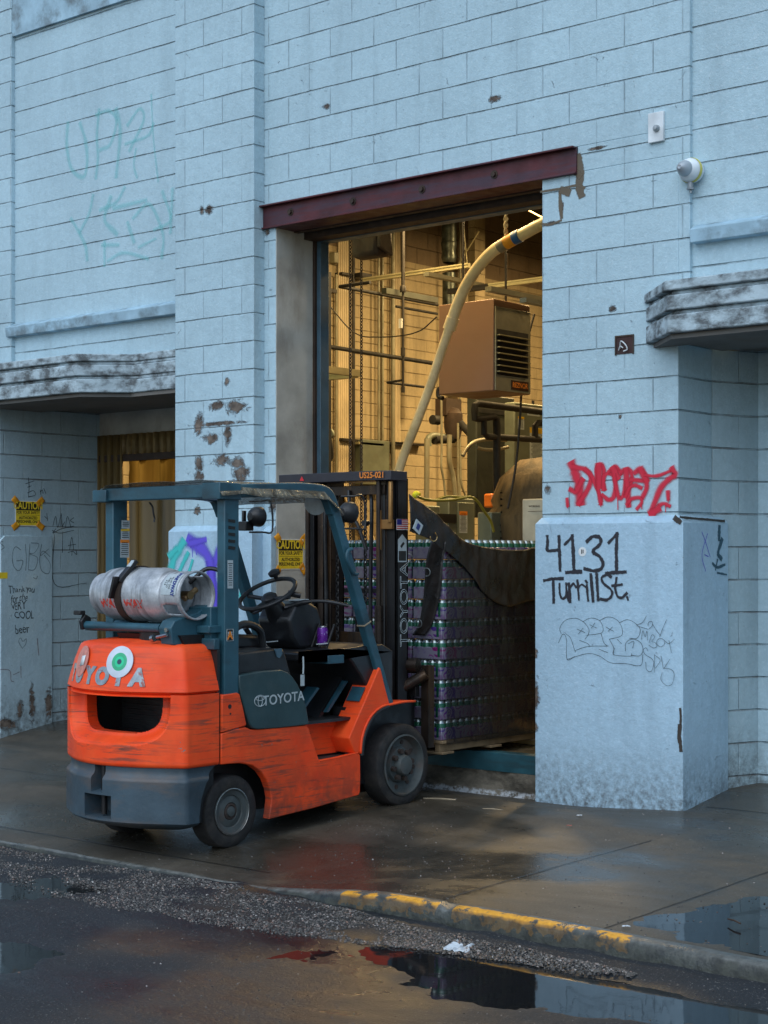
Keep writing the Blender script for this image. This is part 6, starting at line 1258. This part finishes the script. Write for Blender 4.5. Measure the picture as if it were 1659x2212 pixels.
line('cable', [dd(a, c_, -8.2) for a, c_ in ((1420,-700),(1330,-350),(1290,0),(1255,300),(1240,600),(1200,1100),(1150,1450),(1080,1800))], .010, DPIPE, 'dark cable hanging down the right side of the doorway', 'cable', sm=4)
line('hose', [dd(a, c_, -8.9) for a, c_ in ((500,1120),(560,1020),(660,940),(800,910),(900,905),(1060,920))], .018, GALV, 'curved pale hose loop in front of the green casing', 'hose', sm=5)
line('hose', [dd(a, c_, -8.9) for a, c_ in ((680,1010),(760,1035),(900,1040),(1080,1010))], .016, GALV, 'lower strand of the curved pale hose', 'hose', sm=5)
YH = plain('yellow_green_hose', (.22,.20,.02), .4)
line('hose', [dd(a, c_, -8.0) for a, c_ in ((-90,1640),(0,1675),(150,1695),(350,1690),(520,1660),(620,1655),(700,1720),(780,1840),(860,1960),(900,2100))], .011, YH, 'olive yellow hose draped behind the pallet wrap', 'hose', sm=5)
line('hose', [dd(a, c_, -8.02) for a, c_ in ((150,1690),(300,1645),(450,1650),(600,1645))], .010, YH, 'second strand of the olive yellow hose', 'hose', sm=5)
p = onX(860, 1078, -8.2); p = onX(*q('E', 860, 610), -8.2); obj('yellow_rag', B().lathe([(0,-.04),(.025,-.02),(.032,.0),(.02,.03),(0,.04)], p, (0.2,1,.3), 10), plain('bright_yellow', (.65,.62,.01), .6), label='bright yellow rag knotted on the hose by the mast', cat='rag')
for k, (pts, lb) in enumerate(((((225,350),(230,1000),(225,1250),(260,1450),(275,1640)), 'first bent grey conduit dropping into the cabinets'), (((330,850),(330,1180),(380,1400),(405,1640)), 'second bent grey conduit dropping into the cabinets, the thickest'), (((440,700),(440,1300),(455,1650)), 'third bent grey conduit dropping into the cabinets'), (((470,1050),(480,1450),(540,1640)), 'fourth bent grey conduit dropping into the cabinets'), (((40,900),(40,1300),(35,1700)), 'straight olive conduit left of the bent grey ones'))):
    line('conduit', [dd(a, c_, -10.6) for a, c_ in pts], (.012,.026,.012,.012,.028)[k], GALV, lb, sm=5)
# dark pump cluster
pc_ = dd(380, 700, -10.9); pm = thing('pump_cluster', (pc_.x, pc_.y, pc_.z-.5), 'dark pump and valve cluster on the inside wall under the heater', 'pump')
obj('body', B().lathe([(0,-.18),(.07,-.17),(.10,-.05),(.10,.10),(.06,.15),(0,.17)], pc_, (0,0,1), 20).box(pc_.x-.15, pc_.x, pc_.y-.12, pc_.y+.14, pc_.z+.08, pc_.z+.26), M['rustdark'], pm)
obj('elbow', B().tube(smoothline([dd(60,1000,-10.9), dd(60,900,-10.9), dd(130,860,-10.9), dd(330,900,-10.9)], 5), .035, 14), GREEN, pm); obj('valve', B().lathe([(0,-.06),(.05,-.05),(.05,.05),(0,.06)], dd(150,660,-10.9), (0,1,0), 16).tube([dd(130,910,-10.9), dd(380,900,-10.9)], .05, 14).tube([dd(470,700,-10.8), dd(660,910,-10.6)], .04, 12), BLKI, pm)
# covered tank
tp = onX(*q('D', 1480, 1500), -8.2); m = N('quilted_cover'); n1 = m.noise(1, m.vec(scale=(12,12,1)), det=5); M['tank'] = m.done(m.mix(m.ramp(n1, .35, .65), (.06,.04,.016), (.16,.105,.045)), .7, 0, m.bump(n1, .6, .02))
R0 = .62; tcx = tp.x; tcy = tp.y+.35; zt1 = dd(1480, 1080, -8.2).z
tn = thing('covered_tank', (tcx, tcy, .2), 'tan covered tank bulging beside the pier edge', 'tank')
obj('shell', B().lathe([(R0,.2-tp.z),(R0+.02,zt1-.75-tp.z),(R0+.05,zt1-.55-tp.z),(R0-.02,zt1-.45-tp.z),(R0-.0,zt1-.4-tp.z),(R0-.08,zt1-.2-tp.z),(R0-.25,zt1-.05-tp.z),(0,zt1-tp.z)], (tcx, tcy, tp.z), (0,0,1), 40), M['tank'], tn, smooth=60)
# reel by the frame
rp = onX(711, 937, -10.4); rl = thing('cable_reel', (rp.x, rp.y, rp.z-.15), 'round dark hose reel beside the blue door frame', 'reel')
obj('disc', B().lathe([(.0,.03),(.02,.035),(.045,.03),(.052,.01),(.052,-.01),(.03,-.02)], rp, (.5,-.86,0), 28), GREEN, rl); obj('feed_hose', B().tube(smoothline([rp+Vector((.02,0,-.05)), rp+Vector((.02,.02,-.22)), rp+Vector((-.05,-.05,-.32)), rp+Vector((-.12,-.1,-.34))], 5), .012, 8), BLKI, rl)
rb_ = onX(696, 880, -9.8); obj('wall_cabinet', B().box(-9.9, -9.8, rb_.y-.35, rb_.y+.12, 2.0, 4.0), BLKI, label='black upright cabinet edge seen behind the blue door frame', cat='cabinet')
# odds and ends near the sill
bp = onZ(1105, 1602, .21); bag = obj('crumpled_bag', B().lathe([(0,0),(.09,.01),(.11,.05),(.07,.09),(.02,.12),(0,.12)], (bp.x, bp.y, .207), (0,0,1), 14), M['stick'], label='tan crumpled paper bag on the floor by the pallet', cat='bag')
bm_ = bmesh.new(); bm_.from_mesh(bag.data)
for v in bm_.verts: v.co += Vector((noise.noise(v.co*14), noise.noise(v.co*14+Vector((3,0,0))), noise.noise(v.co*14+Vector((0,3,0)))))*.025
bm_.to_mesh(bag.data); bm_.free()
pp_ = onZ(1150, 1596, .25); obj('floor_pallet', B().box(pp_.x-.5, pp_.x+.6, pp_.y, pp_.y+.1, .21, .29).box(pp_.x-.5, pp_.x+.6, pp_.y-.02, pp_.y+.9, .29, .31), plain('fresh_pallet_wood', (.42,.30,.13), .8), label='light wooden pallet lying on the warehouse floor by the pier', cat='pallet', bev=.003)
# unseen lamps inside, fixtures invented; front and right ones added to brighten heater and hose
def lampi(x, y, z, en, s_, lab, col=(1,.68,.30)):
    t = thing('unseen_lamp', (x, y, z), lab, 'lamp'); obj('shade', B().lathe([(.05,.25),(.08,.12),(.25,.0),(.26,-.02),(.24,0)], (x,y,z+.06), (0,0,1), 24), GREEN, t, sol=.003)
    obj('bulb', B().lathe([(0,-.05),(.05,-.03),(.06,.03),(0,.08)], (x,y,z+.05), (0,0,1), 14), emis('bulb_glow', col, 8), t)
    L_ = bpy.data.lights.new('lamp_light', 'AREA'); L_.shape = 'DISK'; L_.size = s_; L_.energy = en; L_.color = col; o = bpy.data.objects.new('lamp_light', L_); S.collection.objects.link(o); o.parent = t; o.location = (0,0,-.03)
lampi(-8.7, 1.5, 5.4, 70, .5, 'added unseen lamp inside just behind the door header'); lampi(-9.4, 3.4, 5.3, 175, .5, 'unseen lamp inside above the header line'); lampi(-9.2, 7.2, 5.4, 240, .6, 'unseen lamp deeper inside the warehouse')
lampi(-6.0, 5.2, 5.6, 80, .5, 'added unseen lamp inside behind the right pier')
